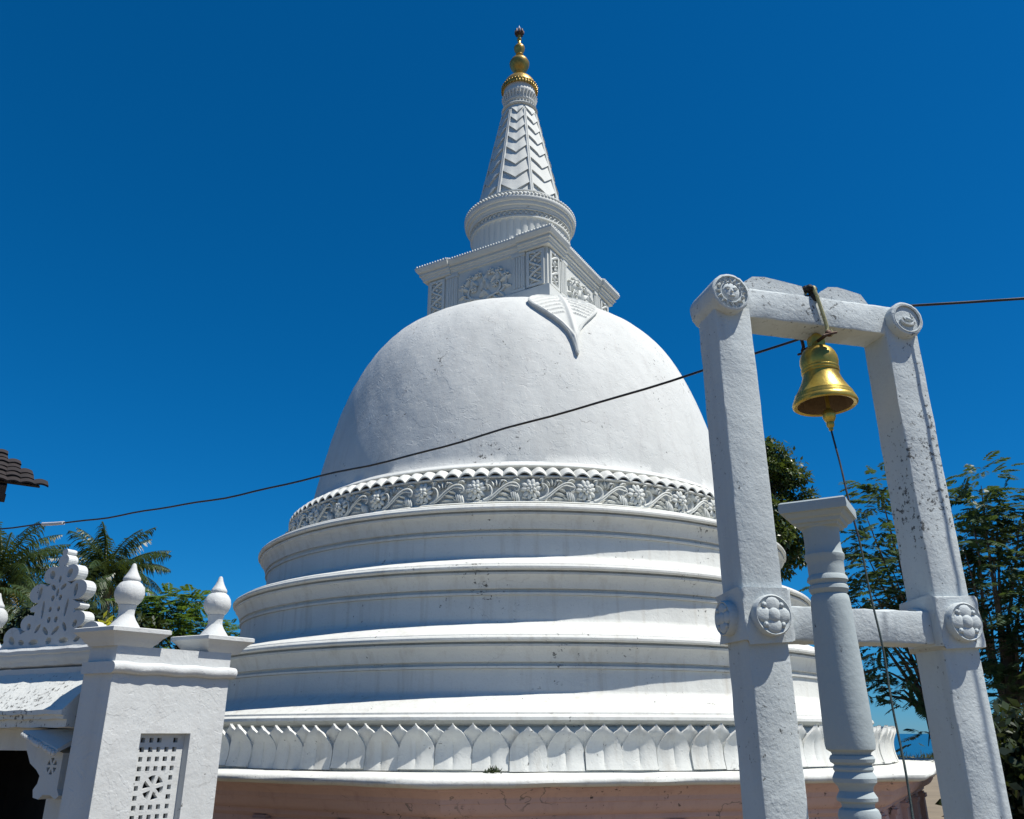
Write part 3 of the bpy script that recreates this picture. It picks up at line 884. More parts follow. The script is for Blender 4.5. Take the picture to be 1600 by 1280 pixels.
# ------------------------------------------------------------------ bell frame
PHI = R(14)
BF = (1.126, 4.10, 0)
frame = empty('bell_gantry', BF, PHI, 'tall weathered white concrete frame holding the brass bell', 'bell frame')
W_, T_, L_ = .220, .215, 1.089
BZ0, BZ1 = EYE + 2.175, EYE + 2.365
def soft_post(x0, x1, y0, y1, z0, z1, n=40, ch=.012, seed=0):
    """upright with slightly rounded uneven arrises"""
    b = MB()
    cs = [(x0 + ch, y0), (x1 - ch, y0), (x1 - ch * .3, y0 + ch * .3), (x1, y0 + ch), (x1, y1 - ch), (x1 - ch, y1), (x0 + ch, y1), (x0, y1 - ch), (x0, y0 + ch), (x0 + ch * .3, y0 + ch * .3)]
    rnd = random.Random(seed)
    jit = [[(rnd.uniform(-.0022, .0022), rnd.uniform(-.0022, .0022)) for _ in cs] for _ in range(n + 1)]
    b.grid(lambda i, j: (cs[i][0] + jit[j][i][0], cs[i][1] + jit[j][i][1], z0 + (z1 - z0) * j / n), len(cs), n, True)
    k = len(b.v); m = len(cs); b.f.append(tuple(range(m))[::-1]); b.f.append(tuple(range(k - m, k)))
    return b
for k, x in enumerate((0, L_)):
    soft_post(x, x + W_, 0, T_, -.05, BZ0 + .05, seed=k).build('post', M_frame, frame, 40)
def soft_beam(x0, x1, y0, y1, z0, z1, seed, n=24, ch=.012):
    b = soft_post(z0, z1, y0, y1, x0, x1, n, ch, seed)
    return b.map(lambda a, y, c: (c, y, a))
soft_beam(.004, L_ + W_ - .004, .003, T_ - .003, BZ0, BZ1, 5, 30, .016).build('top_beam', M_frame, frame, 40)
# raised blocks on the beam, with the gap where the strap passes
for x0, x1, hb in ((.165, .60, .080), (.655, 1.03, .078)):
    b = MB(); n = 14
    pr = [(x0, 0), (x0 + .05, .045), (x0 + .06, .05), (x0 + .10, hb), (x0 + .30 * (x1 - x0) + .05, hb + .008), (x1 - .13, hb - .006), (x1 - .06 if x1 > .9 else x1 - .02, hb - .02), (x1, .0)]
    v = []
    for y in (.012, T_ - .012): v += [(x, y, BZ1 - .03) if k in (0, 7) else (x, y, BZ1 + z) for k, (x, z) in enumerate(pr)]
    f = [tuple(range(8)), tuple(range(15, 7, -1))] + [(k, (k + 1) % 8, 8 + (k + 1) % 8, 8 + k) for k in range(8)]
    b.add(v, f).build('raised_block', M_frame, frame, 30)
b = MB(); rt = random.Random(3)
for k in range(16):
    b.ell((.63 + rt.uniform(-.03, .05), rt.uniform(.0, .16), BZ1 + rt.uniform(-.01, .06)), (rt.uniform(.015, .032),) * 3, None, 6, 4)
b.build('tar_patch', M_tar, frame, 30)
# end discs with carved faces
def disc(cx, cz, r, kind):
    b = MB(); y0 = -.055; y1 = T_ + .03
    pr = [(.0, y1), (r * .9, y1), (r, y1 - .02), (r, y0 + .018), (r * .97, y0 + .004), (r * .92, y0), (r * .86, y0 - .001), (r * .84, y0 + .010), (r * .5, y0 + .008), (0, y0 + .006)]
    n = 40; rr = random.Random(int(cx * 100))
    jj = [rr.uniform(-.002, .002) for _ in range(n)]
    b.grid(lambda i, j: (cx + (pr[j][0] + jj[i] * (pr[j][0] > 0)) * cos(2 * pi * i / n), pr[j][1], cz + (pr[j][0] + jj[i] * (pr[j][0] > 0)) * sin(2 * pi * i / n)), n, len(pr) - 1, True)
    o = b.build('end_disc', M_frame, frame, 40)
    c = MB(); yf = y0 + .004
    if kind == 'sun':
        n = 16
        for k in range(n):
            a = 2 * pi * k / n
            c.add([(cx + r * q * cos(a + d), yf - h, cz + r * q * sin(a + d)) for q, d, h in ((.58, -.16, 0), (.58, .16, 0), (.82, .02, .004), (.62, 0, .016))], [(0, 3, 2), (3, 1, 2), (0, 1, 3), (0, 2, 1)])
        c.tube([(cx + r * .54 * cos(2 * pi * k / 32), yf, cz + r * .54 * sin(2 * pi * k / 32)) for k in range(33)], r * .045, 6)
        c.ell((cx, yf + .004, cz), (r * .48, .016, r * .50), None, 14, 8)
        c.tube([(cx, yf - .006, cz + r * .16), (cx, yf - .018, cz - r * .06)], [r * .035, r * .07], 6)
        for s_ in (-1, 1):
            c.tube([(cx + s_ * r * .08, yf - .012, cz + r * .17), (cx + s_ * r * .2, yf - .012, cz + r * .21), (cx + s_ * r * .34, yf - .008, cz + r * .15)], r * .028, 5)
            c.ell((cx + s_ * r * .19, yf - .011, cz + r * .10), (r * .085, .006, r * .035), None, 8, 4)
        c.tube([(cx - r * .15, yf - .010, cz - r * .22), (cx, yf - .014, cz - r * .25), (cx + r * .15, yf - .010, cz - r * .22)], r * .04, 5)
        c.build('sun_face', M_frame, o, 40)
    else:
        c.tube([(cx + r * .80 * cos(2 * pi * k / 32), yf - .002, cz + r * .80 * sin(2 * pi * k / 32)) for k in range(33)], r * .05, 6)
        c.tube(path([(cx - r * .40, yf, cz - r * .10), (cx - r * .30, yf - .004, cz - r * .30), (cx, yf - .006, cz - r * .38), (cx + r * .30, yf - .004, cz - r * .30), (cx + r * .42, yf, cz - r * .06)]), r * .09, 6)
        c.ell((cx + r * .05, yf, cz - r * .05), (r * .24, .014, r * .14), rotS(15), 8, 5)
        c.ell((cx + r * .26, yf, cz + r * .08), (r * .12, .014, r * .10), None, 8, 5)
        c.tube([(cx + r * .26, yf - .006, cz + r * .12), (cx + r * .18, yf - .006, cz + r * .30)], r * .04, 5)
        c.tube([(cx - r * .15, yf - .004, cz - r * .08), (cx - r * .28, yf - .004, cz + r * .06)], r * .035, 5)
        c.build('moon_emblem', M_frame, o, 40)
disc(.080, EYE + 2.285, .116, 'sun')
disc(L_ + W_ - .100, EYE + 2.262, .108, 'moon')
# lower crossbeam and rosette blocks
MZ0, MZ1 = EYE + .42, EYE + .588
soft_beam(W_ - .01, L_ + .01, .018, T_ - .02, MZ0, MZ1, 9, 26, .014).build('crossbeam', M_frame, frame, 40)
for k, x in enumerate((0, L_)):
    b = soft_post(x - .028, x + W_ + .022, -.034, T_ + .03, EYE + .405, EYE + .66, 6, .02, 20 + k)
    rr = random.Random(40 + k)
    b.map(lambda a, y, z: (a + rr.uniform(-.008, .008), y + rr.uniform(-.005, .005), z + rr.uniform(-.014, .014)))
    blk = b.build('rosette_block', M_frame, frame, 50)
    for face in (0, 1):
        c = MB(); cz = EYE + .528
        def pt(a, d, z): return (x + W_ / 2 + a, -.034 - d, z) if face == 0 else (x - .028 - d, T_ / 2 - a, z)
        n = 28; r = .098 if face == 0 else .085
        c.grid(lambda i, j: pt(((r, 1), (r, 0), (r * .93, 0), (r * .86, 0), (0, 0))[j][0] * cos(2 * pi * i / n), (-.01, .032, .040, .034, .034)[j], cz + (r, r, r * .93, r * .86, 0)[j] * sin(2 * pi * i / n)), n, 4, True)
        for q in range(4):
            a = pi / 2 * q + pi / 2
            o_ = Vector(pt(r * .50 * cos(a), .036, cz + r * .50 * sin(a)))
            rad = (r * .42, .010, r * .37) if face == 0 else (.010, r * .42, r * .37)
            c.ell(o_, rad, None, 9, 6)
            a += pi / 4
            o_ = Vector(pt(r * .66 * cos(a), .036, cz + r * .66 * sin(a)))
            rad = (r * .15, .014, r * .15) if face == 0 else (.014, r * .15, r * .15)
            c.ell(o_, rad, None, 6, 4)
        rad = (r * .36, .018, r * .38) if face == 0 else (.018, r * .36, r * .38)
        c.ell(pt(0, .036, cz), rad, None, 12, 6)
        c.build('rosette', M_frame, blk, 45)

# ------------------------------------------------------------------ bell, straps, rope
MF = Matrix.Translation(BF) @ Matrix.Rotation(PHI, 4, 'Z')
bu = .69
bc = MF @ Vector((bu, T_ / 2, 0))
bell = empty('brass_bell', (bc.x, bc.y, EYE + 1.725), PHI, 'brass bell with flared mouth and clapper hanging in the frame', 'bell')
b = MB()
b.lathe([(.150, .002), (.168, -.004), (.176, .003), (.177, .012), (.172, .028), (.166, .035), (.1655, .043), (.158, .057), (.1575, .064), (.150, .074), (.138, .095), (.122, .125), (.109, .155), (.101, .182), (.099, .194), (.104, .198), (.105, .206), (.101, .210), (.104, .216), (.1045, .224), (.100, .229),
         (.104, .245), (.1065, .265), (.104, .290), (.095, .317), (.080, .340), (.058, .357), (.030, .366), (.0, .369)], 64)
body = b.build('body', M_bell, bell, 30)
b = MB()
b.lathe([(.152, .003), (.146, .02), (.130, .06), (.112, .11), (.094, .17), (.09, .22), (.09, .27), (.07, .32), (.0, .335)], 48)
b.build('inner_wall', M_bell_in, body, 50)
b = MB()                                    # crown plate
outl = [(-.045, .345)] + [(-.045 * cos(pi * k / 12), .40 + .045 * sin(pi * k / 12)) for k in range(13)] + [(.045, .345)]
b.plate([outl[::-1]], lambda a, z, d: (a, d, z), -.022, .022)
b.build('crown_plate', M_bell, bell, 30)
b = MB()
b.tube([(0, 0, .30), (0, 0, .06), (.004, 0, -.03)], [.008, .010, .012], 8)
b.lathe([(.0, -.028), (.018, -.024), (.033, -.040), (.037, -.058), (.034, -.078), (.026, -.094), (.020, -.100), (.022, -.108), (.020, -.125), (.012, -.135), (.013, -.148), (.0, -.156)][::-1], 20)
clap = b.build('clapper', M_bell, bell, 40)
clap.location = (.012, -.004, 0)
b = MB()
b.tube([(0, -.13, .395), (0, .13, .395)], .010, 8)
for s_ in (-1, 1):
    b.ell((0, s_ * .125, .395), (.022, .016, .022), None, 8, 5)
    b.tube([(-.04, s_ * .130, .372), (0, s_ * .134, .388), (.045, s_ * .136, .40)], .007, 6)
b.build('bolt', M_iron, bell, 40)
for s_, mat in ((-1, M_strap), (1, M_iron)):
    b = MB()
    y = s_ * .122
    pts = path([(-.045, s_ * .05, .700), (-.045, y * .90, .695), (-.044, y * 1.0, .655), (-.020, y * 1.0, .54), (-.002, y * 1.0, .435), (-.006, y * 1.0, .405), (.012, y * 1.0, .385), (.024, y * 1.0, .40), (.014, y * 1.0, .42)], 5)
    b.tube(pts, .0105 if s_ < 0 else .010, 8)
    if s_ < 0:
        b.tube([(-.045, -.05, .70), (-.045, .05, .70)], .0105, 8)
    tag(b.build('strap', mat, bell, 40))
# pull rope
p0 = Vector((bc.x + .012, bc.y - .004, EYE + 1.725 - .155))
rope_pts = []
end = Vector((1.63, 3.75, EYE - .42))
for k in range(41):
    t_ = k / 40
    p = p0.lerp(end, t_)
    p += Vector((.018, -.02, 0)) * sin(pi * t_) + Vector((.005 * sin(t_ * 23), .005 * cos(t_ * 19), 0)) * (t_ * (1 - t_) * 4)
    rope_pts.append(p)
rope = empty('bell_rope', tuple(p0), 0, 'thin dark pull rope hanging down from the bell clapper', 'rope')
b = MB(); b.tube([q - p0 for q in rope_pts[:14]], .0052, 6); b.build('upper_cord', M_rope_top, rope, 60)
b = MB(); b.tube([q - p0 for q in rope_pts[13:]], .0050, 6); b.build('lower_cord', M_rope, rope, 60)

# ------------------------------------------------------------------ turned pillar
pillar = empty('turned_pillar', (1.3185, 3.5, 0), 0, 'pale turned pillar with square flat capital in front of the frame', 'pillar')
pp = [(.100, 0), (.100, .30), (.085, .34), (.095, .40), (.078, .45), (.08, .55), (.092, .62), (.092, .80), (.08, .95), (.088, 1.02), (.074, 1.08), (.066, 1.15), (.078, 1.20), (.078, 1.235), (.060, 1.262),
      (.062, 1.275), (.074, 1.29), (.0765, 1.312), (.070, 1.330), (.058, 1.338), (.060, 1.352), (.073, 1.360), (.074, 1.372), (.066, 1.385), (.060, 1.395), (.064, 1.41), (.078, 1.425), (.080, 1.44), (.073, 1.455), (.068, 1.463), (.073, 1.47), (.073, 1.478), (.067, 1.486),
      (.070, 1.490), (.080, 1.496), (.083, 1.508), (.078, 1.519), (.070, 1.524), (.074, 1.532), (.090, 1.542), (.093, 1.56), (.0915, 1.70), (.0885, 1.85), (.083, 2.0), (.079, 2.10), (.0755, 2.128), (.068, 2.138), (.074, 2.144), (.0805, 2.156), (.078, 2.170), (.071, 2.177), (.073, 2.183), (.083, 2.193), (.080, 2.207), (.073, 2.216),
      (.0735, 2.25), (.074, 2.272), (.080, 2.282), (.0815, 2.30), (.075, 2.312), (.0725, 2.34), (.0735, 2.39), (.076, 2.41), (.083, 2.418), (.083, 2.43)]
b = MB(); b.lathe(pp, 40, lambda a, r, z: r * (1 + .012 * sin(2 * a + z * 4) + .006 * sin(5 * a + z * 9)))
b.build('shaft', M_pillar, pillar, 30)
b = MB(); hs = .132
pr = [(.080, 2.415), (.085, 2.425), (.095, 2.428), (.100, 2.442), (.112, 2.449), (.120, 2.462), (.1225, 2.466), (.134, 2.468), (.1355, 2.478), (.1345, 2.508), (.128, 2.515)]
b.grid(lambda i, j: (pr[j][0] * (1, 1, -1, -1)[i % 4] + .002 * sin(i * 3 + j), pr[j][0] * (-1, 1, 1, -1)[i % 4], pr[j][1]), 4, len(pr) - 1, True)
n = len(b.v); b.f += [(n - 4, n - 3, n - 2, n - 1), (3, 2, 1, 0)]
capo = b.build('capital', M_pillar, pillar, 25); capo.rotation_euler.z = R(14.9 - 45)

# ------------------------------------------------------------------ overhead cable
A = MF @ Vector((L_ + W_ * .5, T_ + .025, EYE + 2.428))
Bp = Vector((-5.35, 9.0, EYE + 2.10))
Cp = Bp + (Bp - A) * .5; Cp.z = EYE + 2.628
pts = []
for k in range(71):
    t_ = k / 70
    p = A.lerp(Cp, t_)
    p.z -= .495 * 4 * t_ * (1 - t_)
    p += Vector((0, 0, 1)) * (.007 * sin(t_ * 41) + .004 * sin(t_ * 97 + 1)) * min(1, t_ * 5)
    pts.append(p)
cable = empty('overhead_cable', tuple(Cp), 0, 'sagging black cable crossing in front of the dome', 'cable')
b = MB(); b.tube([q - Cp for q in pts], .0085, 6); b.build('cable', M_cable, cable, 60)
k0 = int(70 / 1.5)
b = MB(); b.tube([q - Cp for q in pts[k0 - 3:k0]], .020, 8); b.build('sleeve', M_sleeve, cable, 60)
A2 = MF @ Vector((L_ + W_ - .03, -.02, EYE + 2.372))
out = []
dirc = Vector((sin(SUN_AZ), -cos(SUN_AZ), 0))
for k in range(31):
    t_ = k / 30
    out.append(A2 + dirc * (3.2 * t_) + Vector((0, 0, -.42 * t_ + .15 * t_ * t_)))
wire = empty('service_wire', tuple(A2), 0, 'short black wire leaving the right top corner of the bell frame', 'cable')
b = MB(); b.tube([q - A2 for q in out], .008, 6); b.build('wire', M_cable, wire, 60)
b = MB(); q = MF @ Vector((L_ + W_ - .05, .06, EYE + 2.36)); b.tube([q - A2, Vector((0, 0, 0))], .008, 6); b.build('tail', M_cable, wire, 60)

# ------------------------------------------------------------------ tiled roof corner at far left
C0 = Vector((-5.85, 10.0, EYE + 2.86))                      # eave corner
ev = Vector((-.83, -.56, 0)).normalized()                   # along the eave, towards the camera and left
up = Vector((-.55, .80, .47)).normalized()                  # up the slope
up = (up - ev * up.dot(ev)).normalized()
nr = ev.cross(up).normalized()
if nr.z < 0: nr = -nr
hall = empty('tiled_hall', (C0.x - 4.2, C0.y - .6, 0), 0, 'dark hall with blackened clay tile roof corner at left edge', 'building')
HO = Vector(hall.location)
def RP(a, s, h): return tuple(C0 + ev * a + up * s + nr * h - HO)
b = MB()
b.add([RP(*q) for q in ((.02, .05, -.03), (5, .05, -.03), (5, 4.6, -.03), (1.1, 4.6, -.03), (.02, .05, -.005), (5, .05, -.005), (5, 4.6, -.005), (1.1, 4.6, -.005))], [(3, 2, 1, 0), (4, 5, 6, 7), (0, 1, 5, 4), (1, 2, 6, 5), (2, 3, 7, 6), (3, 0, 4, 7)]); roof = b.build('roof', M_wood, hall, 0)
b = MB(); tw, tl = .15, .38
b.grid(lambda i, j: tuple(ev * (tw * (i / 6 - .5) * 1.04) + up * (tl * (j - .1)) + nr * (.020 * sin(pi * i / 6) + .024 * (1 - j))), 6, 1)
b.grid(lambda i, j: tuple(ev * (tw * (i / 6 - .5) * 1.04) + up * (tl * (j - .1)) + nr * (.020 * sin(pi * i / 6) + .024 * (1 - j) - .024)), 6, 1)
b.grid(lambda i, j: tuple(ev * (tw * (i / 6 - .5) * 1.04) + up * (-tl * .1) + nr * (.020 * sin(pi * i / 6) + .024 - .024 * j)), 6, 1)
tmesh = b.mesh('tile', M_tile, 40)
for rj in range(14):
    for ci in range(16):
        if rj * .29 > 4.0 or ci * tw < rj * .068 - .02: continue
        o = link('tile', tmesh, roof, None)
        o.location = Vector(RP(-.06 + tw * (ci + .5) + random.uniform(-.008, .008), rj * .29 + random.uniform(-.01, .01), random.uniform(0, .010)))
        o.rotation_euler = (random.uniform(-.01, .01), random.uniform(-.01, .01), random.uniform(-.02, .02))
for a in (.42, 1.35, 2.3, 3.2):
    b = MB(); b.box(a - .05, a + .05, -.02, max(.3, a * 1.05 - .1), -.20, -.04, RP); b.build('rafter', M_wood, roof, 0)
b = MB(); b.box(.35, 4.6, .20, .28, -.30, -.21, RP); b.build('purlin', M_wood, roof, 0)
b = MB(); b.box(-1.6, 1.6, -.3, 3.0, 0, C0.z + .2); b.build('wall', M_gate, hall, 0)

# ------------------------------------------------------------------ vegetation
def quads(name, P4, mat, parent):
    """P4: (n, 4, 3) array"""
    n = len(P4)
    me = bpy.data.meshes.new(name)
    me.vertices.add(n * 4); me.vertices.foreach_set('co', P4.astype(np.float32).ravel())
    me.loops.add(n * 4); me.loops.foreach_set('vertex_index', np.arange(n * 4, dtype=np.int32))
    me.polygons.add(n); me.polygons.foreach_set('loop_start', np.arange(0, n * 4, 4, dtype=np.int32))
    me.update(calc_edges=True); me.materials.append(mat)
    return link(name, me, parent)
def unit(v): return v / np.maximum(np.linalg.norm(v, axis=-1, keepdims=True), 1e-9)
def leaf_quads(pos, direc, nrm, ln, wd):
    side = unit(np.cross(direc, nrm))
    ln, wd = np.asarray(ln)[..., None], np.asarray(wd)[..., None]
    return np.stack([pos, pos + direc * ln * .45 + side * wd * .5, pos + direc * ln - nrm * ln * .08, pos + direc * ln * .45 - side * wd * .5], 1)

def at(px, py, d):
    """point at horizontal distance d on the sight line of a photo pixel (1600 wide)"""
    c_, s_ = cos(R(21.27)), sin(R(21.27)); x, v = px - 800, 640 - py
    fw, u = 1300 * c_ - v * s_, 1300 * s_ + v * c_
    return Vector((x / fw * d, d, u / fw * d + EYE))

def frond(rng, base, az, el, L, droop, drop_leaf):
    n = 46; t = np.linspace(0, 1, n)
    ang = el - droop * t ** 1.3
    dx = np.cumsum(np.cos(ang)) * L / n; dz = np.cumsum(np.sin(ang)) * L / n
    h = np.array([math.cos(az), math.sin(az), 0]); pos = base + dx[:, None] * h + dz[:, None] * np.array([0, 0, 1.])
    tang = unit(np.gradient(pos, axis=0)); sidev = np.cross(h, [0, 0, 1.])
    out = []
    for sd in (-1, 1):
        k = t > .10
        p, tg = pos[k], tang[k]; m = len(p)
        ll = L * .24 * np.sin(np.pi * np.clip(t[k] * .86 + .16, 0, 1)) ** .6 * rng.uniform(.62, 1.12, m)
        d = unit(sd * sidev * .85 + tg * .65 + np.array([0, 0, -1.]) * (drop_leaf + rng.uniform(-.1, .65, m))[:, None])
        w = np.full(m, .055) * L / 3.2
        sdv = unit(np.cross(d, np.array([0, 0, 1.]) + 0 * d)); mid = p + d * ll[:, None] * .55
        d2 = unit(d + np.array([0, 0, -1.]) * (.5 + drop_leaf)); tip = mid + d2 * ll[:, None] * .5
        wv = unit(np.cross(d, tg)) * 0 + tg * w[:, None] * .5
        out.append(np.stack([p - wv * .6, p + wv * .6, mid + wv, mid - wv], 1))
        out.append(np.stack([mid - wv, mid + wv, tip + wv * .15, tip - wv * .15], 1))
    # rachis
    wv = sidev * .03
    out.append(np.stack([pos[:-1] - wv, pos[:-1] + wv, pos[1:] + wv * .8, pos[1:] - wv * .8], 1))
    return np.concatenate(out)
def palm(px, py, dist, L, nf, seed, label, wind=.5, low=-.9, dry=3):
    rng = np.random.default_rng(seed)
    c = at(px, py, dist); root = empty('coconut_palm', (c.x + .6, c.y, 0), 0, label, 'palm tree', 'coconut palms behind the gateway')
    top = np.array([c.x, c.y, c.z]) - np.array(root.location)
    out = []
    for k in range(nf):
        q = k / nf
        out.append(frond(rng, top + rng.normal(0, .06, 3), k * 2.399 + rng.uniform(-.2, .2), 1.45 - 1.9 * q + rng.uniform(-.12, .12) , L * rng.uniform(.85, 1.1), 1.0 + .5 * q + rng.uniform(-.1, .2), .25 + .5 * rng.random()))
    quads('crown', np.concatenate(out), M_palm, root)
    out = [frond(rng, top, rng.uniform(0, 6.3), -.5 + rng.uniform(-.3, .2), L * .8, .8, .8) for k in range(dry)]
    quads('dry_fronds', np.concatenate(out), M_palmdry, root)
    b = MB()
    b.tube([Vector((.0, 0, -.1)), Vector((-.05, 0, top[2] * .3)), Vector((-.25, 0, top[2] * .7)), Vector(top) - Vector((0, 0, .1))], [.26, .19, .15, .16], 10)
    b.build('trunk', M_palmbark, root, 50)
    b = MB(); rr = random.Random(seed)
    for k in range(9):
        a = rr.uniform(0, 6.3); b.ell(tuple(Vector(top) + Vector((.26 * cos(a), .26 * sin(a), -.25 - .2 * rr.random()))), (.12, .12, .15), None, 7, 5)
    b.build('coconuts', M_bark, root, 60)
    return root
palm(165, 905, 30, 2.6, 46, 3, 'coconut palm whose crown rises right behind the pierced crest')
palm(-2, 905, 29, 2.7, 42, 8, 'coconut palm cut by the left picture edge behind the gateway')
palm(85, 985, 27, 2.6, 30, 21, 'low dark palm between the two taller palms behind the crest', dry=5)

def limbs(root, top_pts, base_h, r0, mat=M_bark, seed=0):
    rr = random.Random(seed); b = MB()
    fork = Vector((rr.uniform(-.1, .1), rr.uniform(-.1, .1), base_h))
    b.tube([Vector((0, 0, -.1)), fork * .5 + Vector((.05, 0, 0)), fork], [r0, r0 * .82, r0 * .7], 10)
    for p in top_pts:
        p = Vector(p); m1 = fork.lerp(p, .4) + Vector((rr.uniform(-.1, .1), rr.uniform(-.1, .1), .18)); m2 = fork.lerp(p, .75) + Vector((0, 0, .12))
        b.tube([fork - Vector((0, 0, .1)), m1, m2, p], [r0 * .38, r0 * .2, r0 * .11, r0 * .04], 6)
    return b.build('trunk', mat, root, 50)

def broad_tree(px, py, dist, rad, nclump, nleaf, lsize, seed, label, mat=M_dense, group=None, dx=0, cat='tree', name='broadleaf_tree'):
    rng = np.random.default_rng(seed)
    c = at(px, py, dist); root = empty(name, (c.x + dx, c.y, 0), 0, label, cat, group)
    cc = np.array([-dx, 0, c.z]); out = []; tops = []
    for k in range(nclump):
        d = unit(rng.normal(size=3)); rr = rng.uniform(.35, 1.0) ** .6
        q = cc + d * np.array(rad) * rr
        if k % 6 == 0: tops.append(tuple(q))
        cr = rng.uniform(.16, .30) * min(rad)
        n = nleaf
        dd = unit(rng.normal(size=(n, 3))); pos = q + dd * cr * rng.uniform(.45, 1.1, (n, 1)) * np.array([1.15, 1.15, .8])
        direc = unit(dd * .7 + rng.normal(0, .5, (n, 3)) + np.array([0, 0, -.25])); nrm = unit(np.array([0, 0, 1.]) + dd * .5 + rng.normal(0, .35, (n, 3)))
        nrm = unit(nrm - direc * (nrm * direc).sum(1, keepdims=True))
        s_ = lsize * rng.uniform(.7, 1.3, n)
        out.append(leaf_quads(pos, direc, nrm, s_, s_ * .5))
    quads('crown', np.concatenate(out), mat, root)
    limbs(root, tops, max(1.0, c.z - rad[2] * .9), .16, seed=seed)
    return root
broad_tree(1192, 800, 27, (1.55, 1.5, 2.6), 150, 150, .17, 4, 'dense dark green tree between dome and left frame post', group='trees behind the stupa')

def feather_leafset(rng, pos, direc, ln, npairs=11):
    """pinnate leaves: arrays of base pos and direction -> quads"""
    n = len(pos); out = []
    upv = np.tile([0, 0, 1.], (n, 1)); side = unit(np.cross(direc, upv)); nr_ = unit(np.cross(side, direc))
    for k in range(npairs):
        t = (k + 1) / npairs
        p = pos + direc * (ln * t)[:, None] - np.array([0, 0, 1.]) * (ln * .30 * t * t)[:, None]
        pl = ln * .34 * (math.sin(pi * (t * .8 + .15)) ** .7)
        for sd in (-1, 1):
            d = unit(side * sd + direc * .55 - np.array([0, 0, .35]) + rng.normal(0, .08, (n, 3)))
            out.append(leaf_quads(p, d, unit(nr_ + rng.normal(0, .15, (n, 3))), pl, pl * .40))
    return np.concatenate(out)
def feather_tree(branches, root_px, dist, seed, label, leaf_len, per, mat=M_feather, spread=.35, r0=.14, fork=1.8, group='trees behind the stupa', name='feathery_tree', root_dx=0, jitter=1.0):
    """branches: photo-space spray centres (px, py, distance, size)"""
    rng = np.random.default_rng(seed)
    base = at(root_px, 1200, dist); root = empty(name, (base.x + root_dx, dist, 0), 0, label, 'tree', group)
    o = np.array(root.location); out = []; tops = []
    for bx, by, bd, sz in branches:
        q = np.array(at(bx, by, bd)) - o; tops.append(tuple(q - np.array([0, 0, .15])))
        n = int(per * sz ** 1.5)
        ctr = q + np.clip(rng.normal(0, 1, (n, 3)), -1.5, 1.5) * np.array([spread, spread, spread * .55]) * sz
        outw = (ctr - q) / (spread * sz) * .9 + np.array([0, 0, .15]) + rng.normal(0, .35, (n, 3))
        d = unit(outw * np.array([1, 1, .45]))
        out.append(feather_leafset(rng, ctr, d, leaf_len * rng.uniform(.6, 1.15, n) * (1 if sz > .6 else .85)))
    quads('crown', np.concatenate(out), mat, root)
    limbs(root, tops, fork, r0, seed=seed)
    return root
feather_tree([(1372, 752, 14, .6), (1350, 790, 14.2, .6), (1395, 800, 14, .9), (1350, 850, 14, .75), (1390, 870, 13.6, 1.0), (1360, 910, 14, .9), (1335, 925, 13.8, .7), (1410, 930, 14, 1.1), (1345, 960, 14.2, .8), (1390, 985, 14, .9),
              (1370, 1030, 14, .6), (1420, 1040, 14, .7), (1395, 1065, 14.2, .55), (1360, 1075, 14, .5), (1430, 1085, 14, .5), (1448, 1150, 14, .35), (1440, 900, 14.5, 1.1)],
             1480, 14.2, 5, 'feathery dark green tree seen through the bell frame opening', .40, 60, spread=.40)
feather_tree([(1530, 745, 13, .6), (1515, 790, 13, .8), (1555, 800, 13.2, .9), (1590, 800, 13, .8), (1505, 850, 13, .9), (1550, 860, 13, 1.2), (1600, 870, 13.4, 1.2), (1540, 930, 13, 1.1), (1590, 950, 13, 1.2), (1640, 900, 13, 1.3), (1560, 1010, 13.2, .9), (1610, 1020, 13, 1.0),
              (1580, 1080, 13, .9), (1640, 1000, 13, 1.2), (1660, 820, 13.2, 1.2), (1560, 1150, 12.8, .7), (1625, 1120, 13, 1.1)],
             1592, 13.2, 6, 'feathery dark green tree to the right of the bell frame', .42, 66, spread=.40, r0=.15)
feather_tree([(225, 955, 24, .8), (262, 945, 24, 1.0), (300, 940, 24, .9), (285, 975, 23.5, 1.1), (235, 990, 24, 1.1), (315, 985, 24, .9), (265, 1005, 23.6, 1.2), (205, 985, 24, .8), (360, 985, 24, .55), (345, 1010, 24, .9)],
             270, 24, 9, 'bright lime green leafy tree behind the ball pinnacles', .42, 130, M_lime, .37, .12, 3.2)
broad_tree(120, 1000, 22, (2.2, 1.2, .9), 60, 120, .20, 14, 'dark leafy bush low behind the gateway cornice', M_hedge, cat='bush', name='leafy_bush')
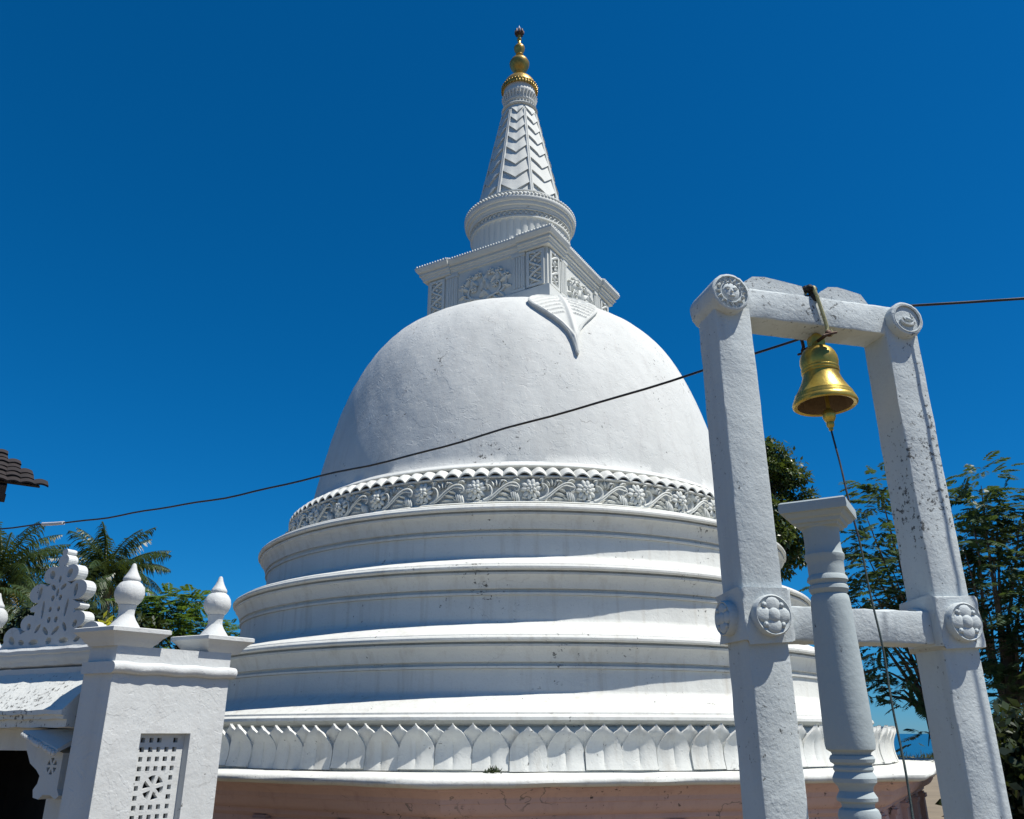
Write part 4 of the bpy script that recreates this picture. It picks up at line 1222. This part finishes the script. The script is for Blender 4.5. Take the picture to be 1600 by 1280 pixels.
# shaded hedge at the lower right and scrub at the cliff edge
def hedge(name, x0, x1, d0, d1, z1, n, sz, mat, label, cat, seed, spiky=False):
    rng = np.random.default_rng(seed)
    a = at(x0, 1146, d0); c = at(x1, 1146, d1)
    root = empty(name, ((a.x + c.x) / 2, (a.y + c.y) / 2, 0), 0, label, cat)
    t = rng.random(n); base = np.array([a.x, a.y, 0]) * (1 - t[:, None]) + np.array([c.x, c.y, 0]) * t[:, None] - np.array(root.location)
    hh_ = z1 * (.75 + .25 * np.sin(t * 23 + seed) * np.sin(t * 51)) * rng.random(n) ** .6
    pos = base + rng.normal(0, .25, (n, 3)) * np.array([1, 1, 0]); pos[:, 2] = hh_
    d = unit(rng.normal(0, .6, (n, 3)) + np.array([0, 0, .9 if spiky else .2])); nn = unit(rng.normal(size=(n, 3))); nn = unit(nn - d * (nn * d).sum(1, keepdims=True))
    s_ = sz * rng.uniform(.6, 1.5, n)
    quads('foliage', leaf_quads(pos, d, nn, s_, s_ * (.15 if spiky else .5)), mat, root)
    b = MB(); rr = random.Random(seed)
    for k in range(12):
        i = rr.randrange(n); p = Vector(base[i]); b.tube([p - Vector((0, 0, .05)), p + Vector((rr.uniform(-.1, .1), 0, z1 * .7))], [.03, .01], 5)
    b.build('stems', M_bark, root, 50)
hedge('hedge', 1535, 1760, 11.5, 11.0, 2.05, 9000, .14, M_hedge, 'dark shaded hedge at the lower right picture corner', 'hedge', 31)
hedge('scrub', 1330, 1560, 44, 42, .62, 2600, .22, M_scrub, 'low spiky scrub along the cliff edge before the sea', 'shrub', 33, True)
# weed on the platform joint
rng = np.random.default_rng(2); n = 70
wp = Vector((X0 - .335, D - 5.46, EYE - .345)); weed = empty('weed', tuple(wp), 0, 'tiny green weed growing at the foot of the lotus petals', 'weed')
pos = rng.normal(0, .022, (n, 3)) * np.array([1.6, .6, 0]); d = unit(rng.normal(0, .7, (n, 3)) + np.array([0, -.3, .9])); nn = unit(rng.normal(size=(n, 3))); nn = unit(nn - d * (nn * d).sum(1, keepdims=True))
quads('leaves', leaf_quads(pos, d, nn, rng.uniform(.03, .075, n), rng.uniform(.012, .024, n)), M_hedge, weed)
# one yellowing leaf behind the first pinnacle
c = at(164, 972, 6.6); yl = empty('yellow_plant', tuple(c), 0, 'small yellow leaf sprig between crest and ball pinnacle', 'plant')
b = MB(); b.tube([Vector((.02, 0, -.20)), Vector((.01, 0, -.08)), Vector((0, 0, .02))], [.006, .005, .003], 5); b.build('stem', M_bark, yl, 60)
n = 10; pos = rng.normal(0, .02, (n, 3)); d = unit(rng.normal(0, .6, (n, 3)) + np.array([.4, -.2, .4])); nn = unit(rng.normal(size=(n, 3))); nn = unit(nn - d * (nn * d).sum(1, keepdims=True))
quads('leaves', leaf_quads(pos, d, nn, rng.uniform(.05, .09, n), rng.uniform(.03, .05, n)), M_yellow, yl)
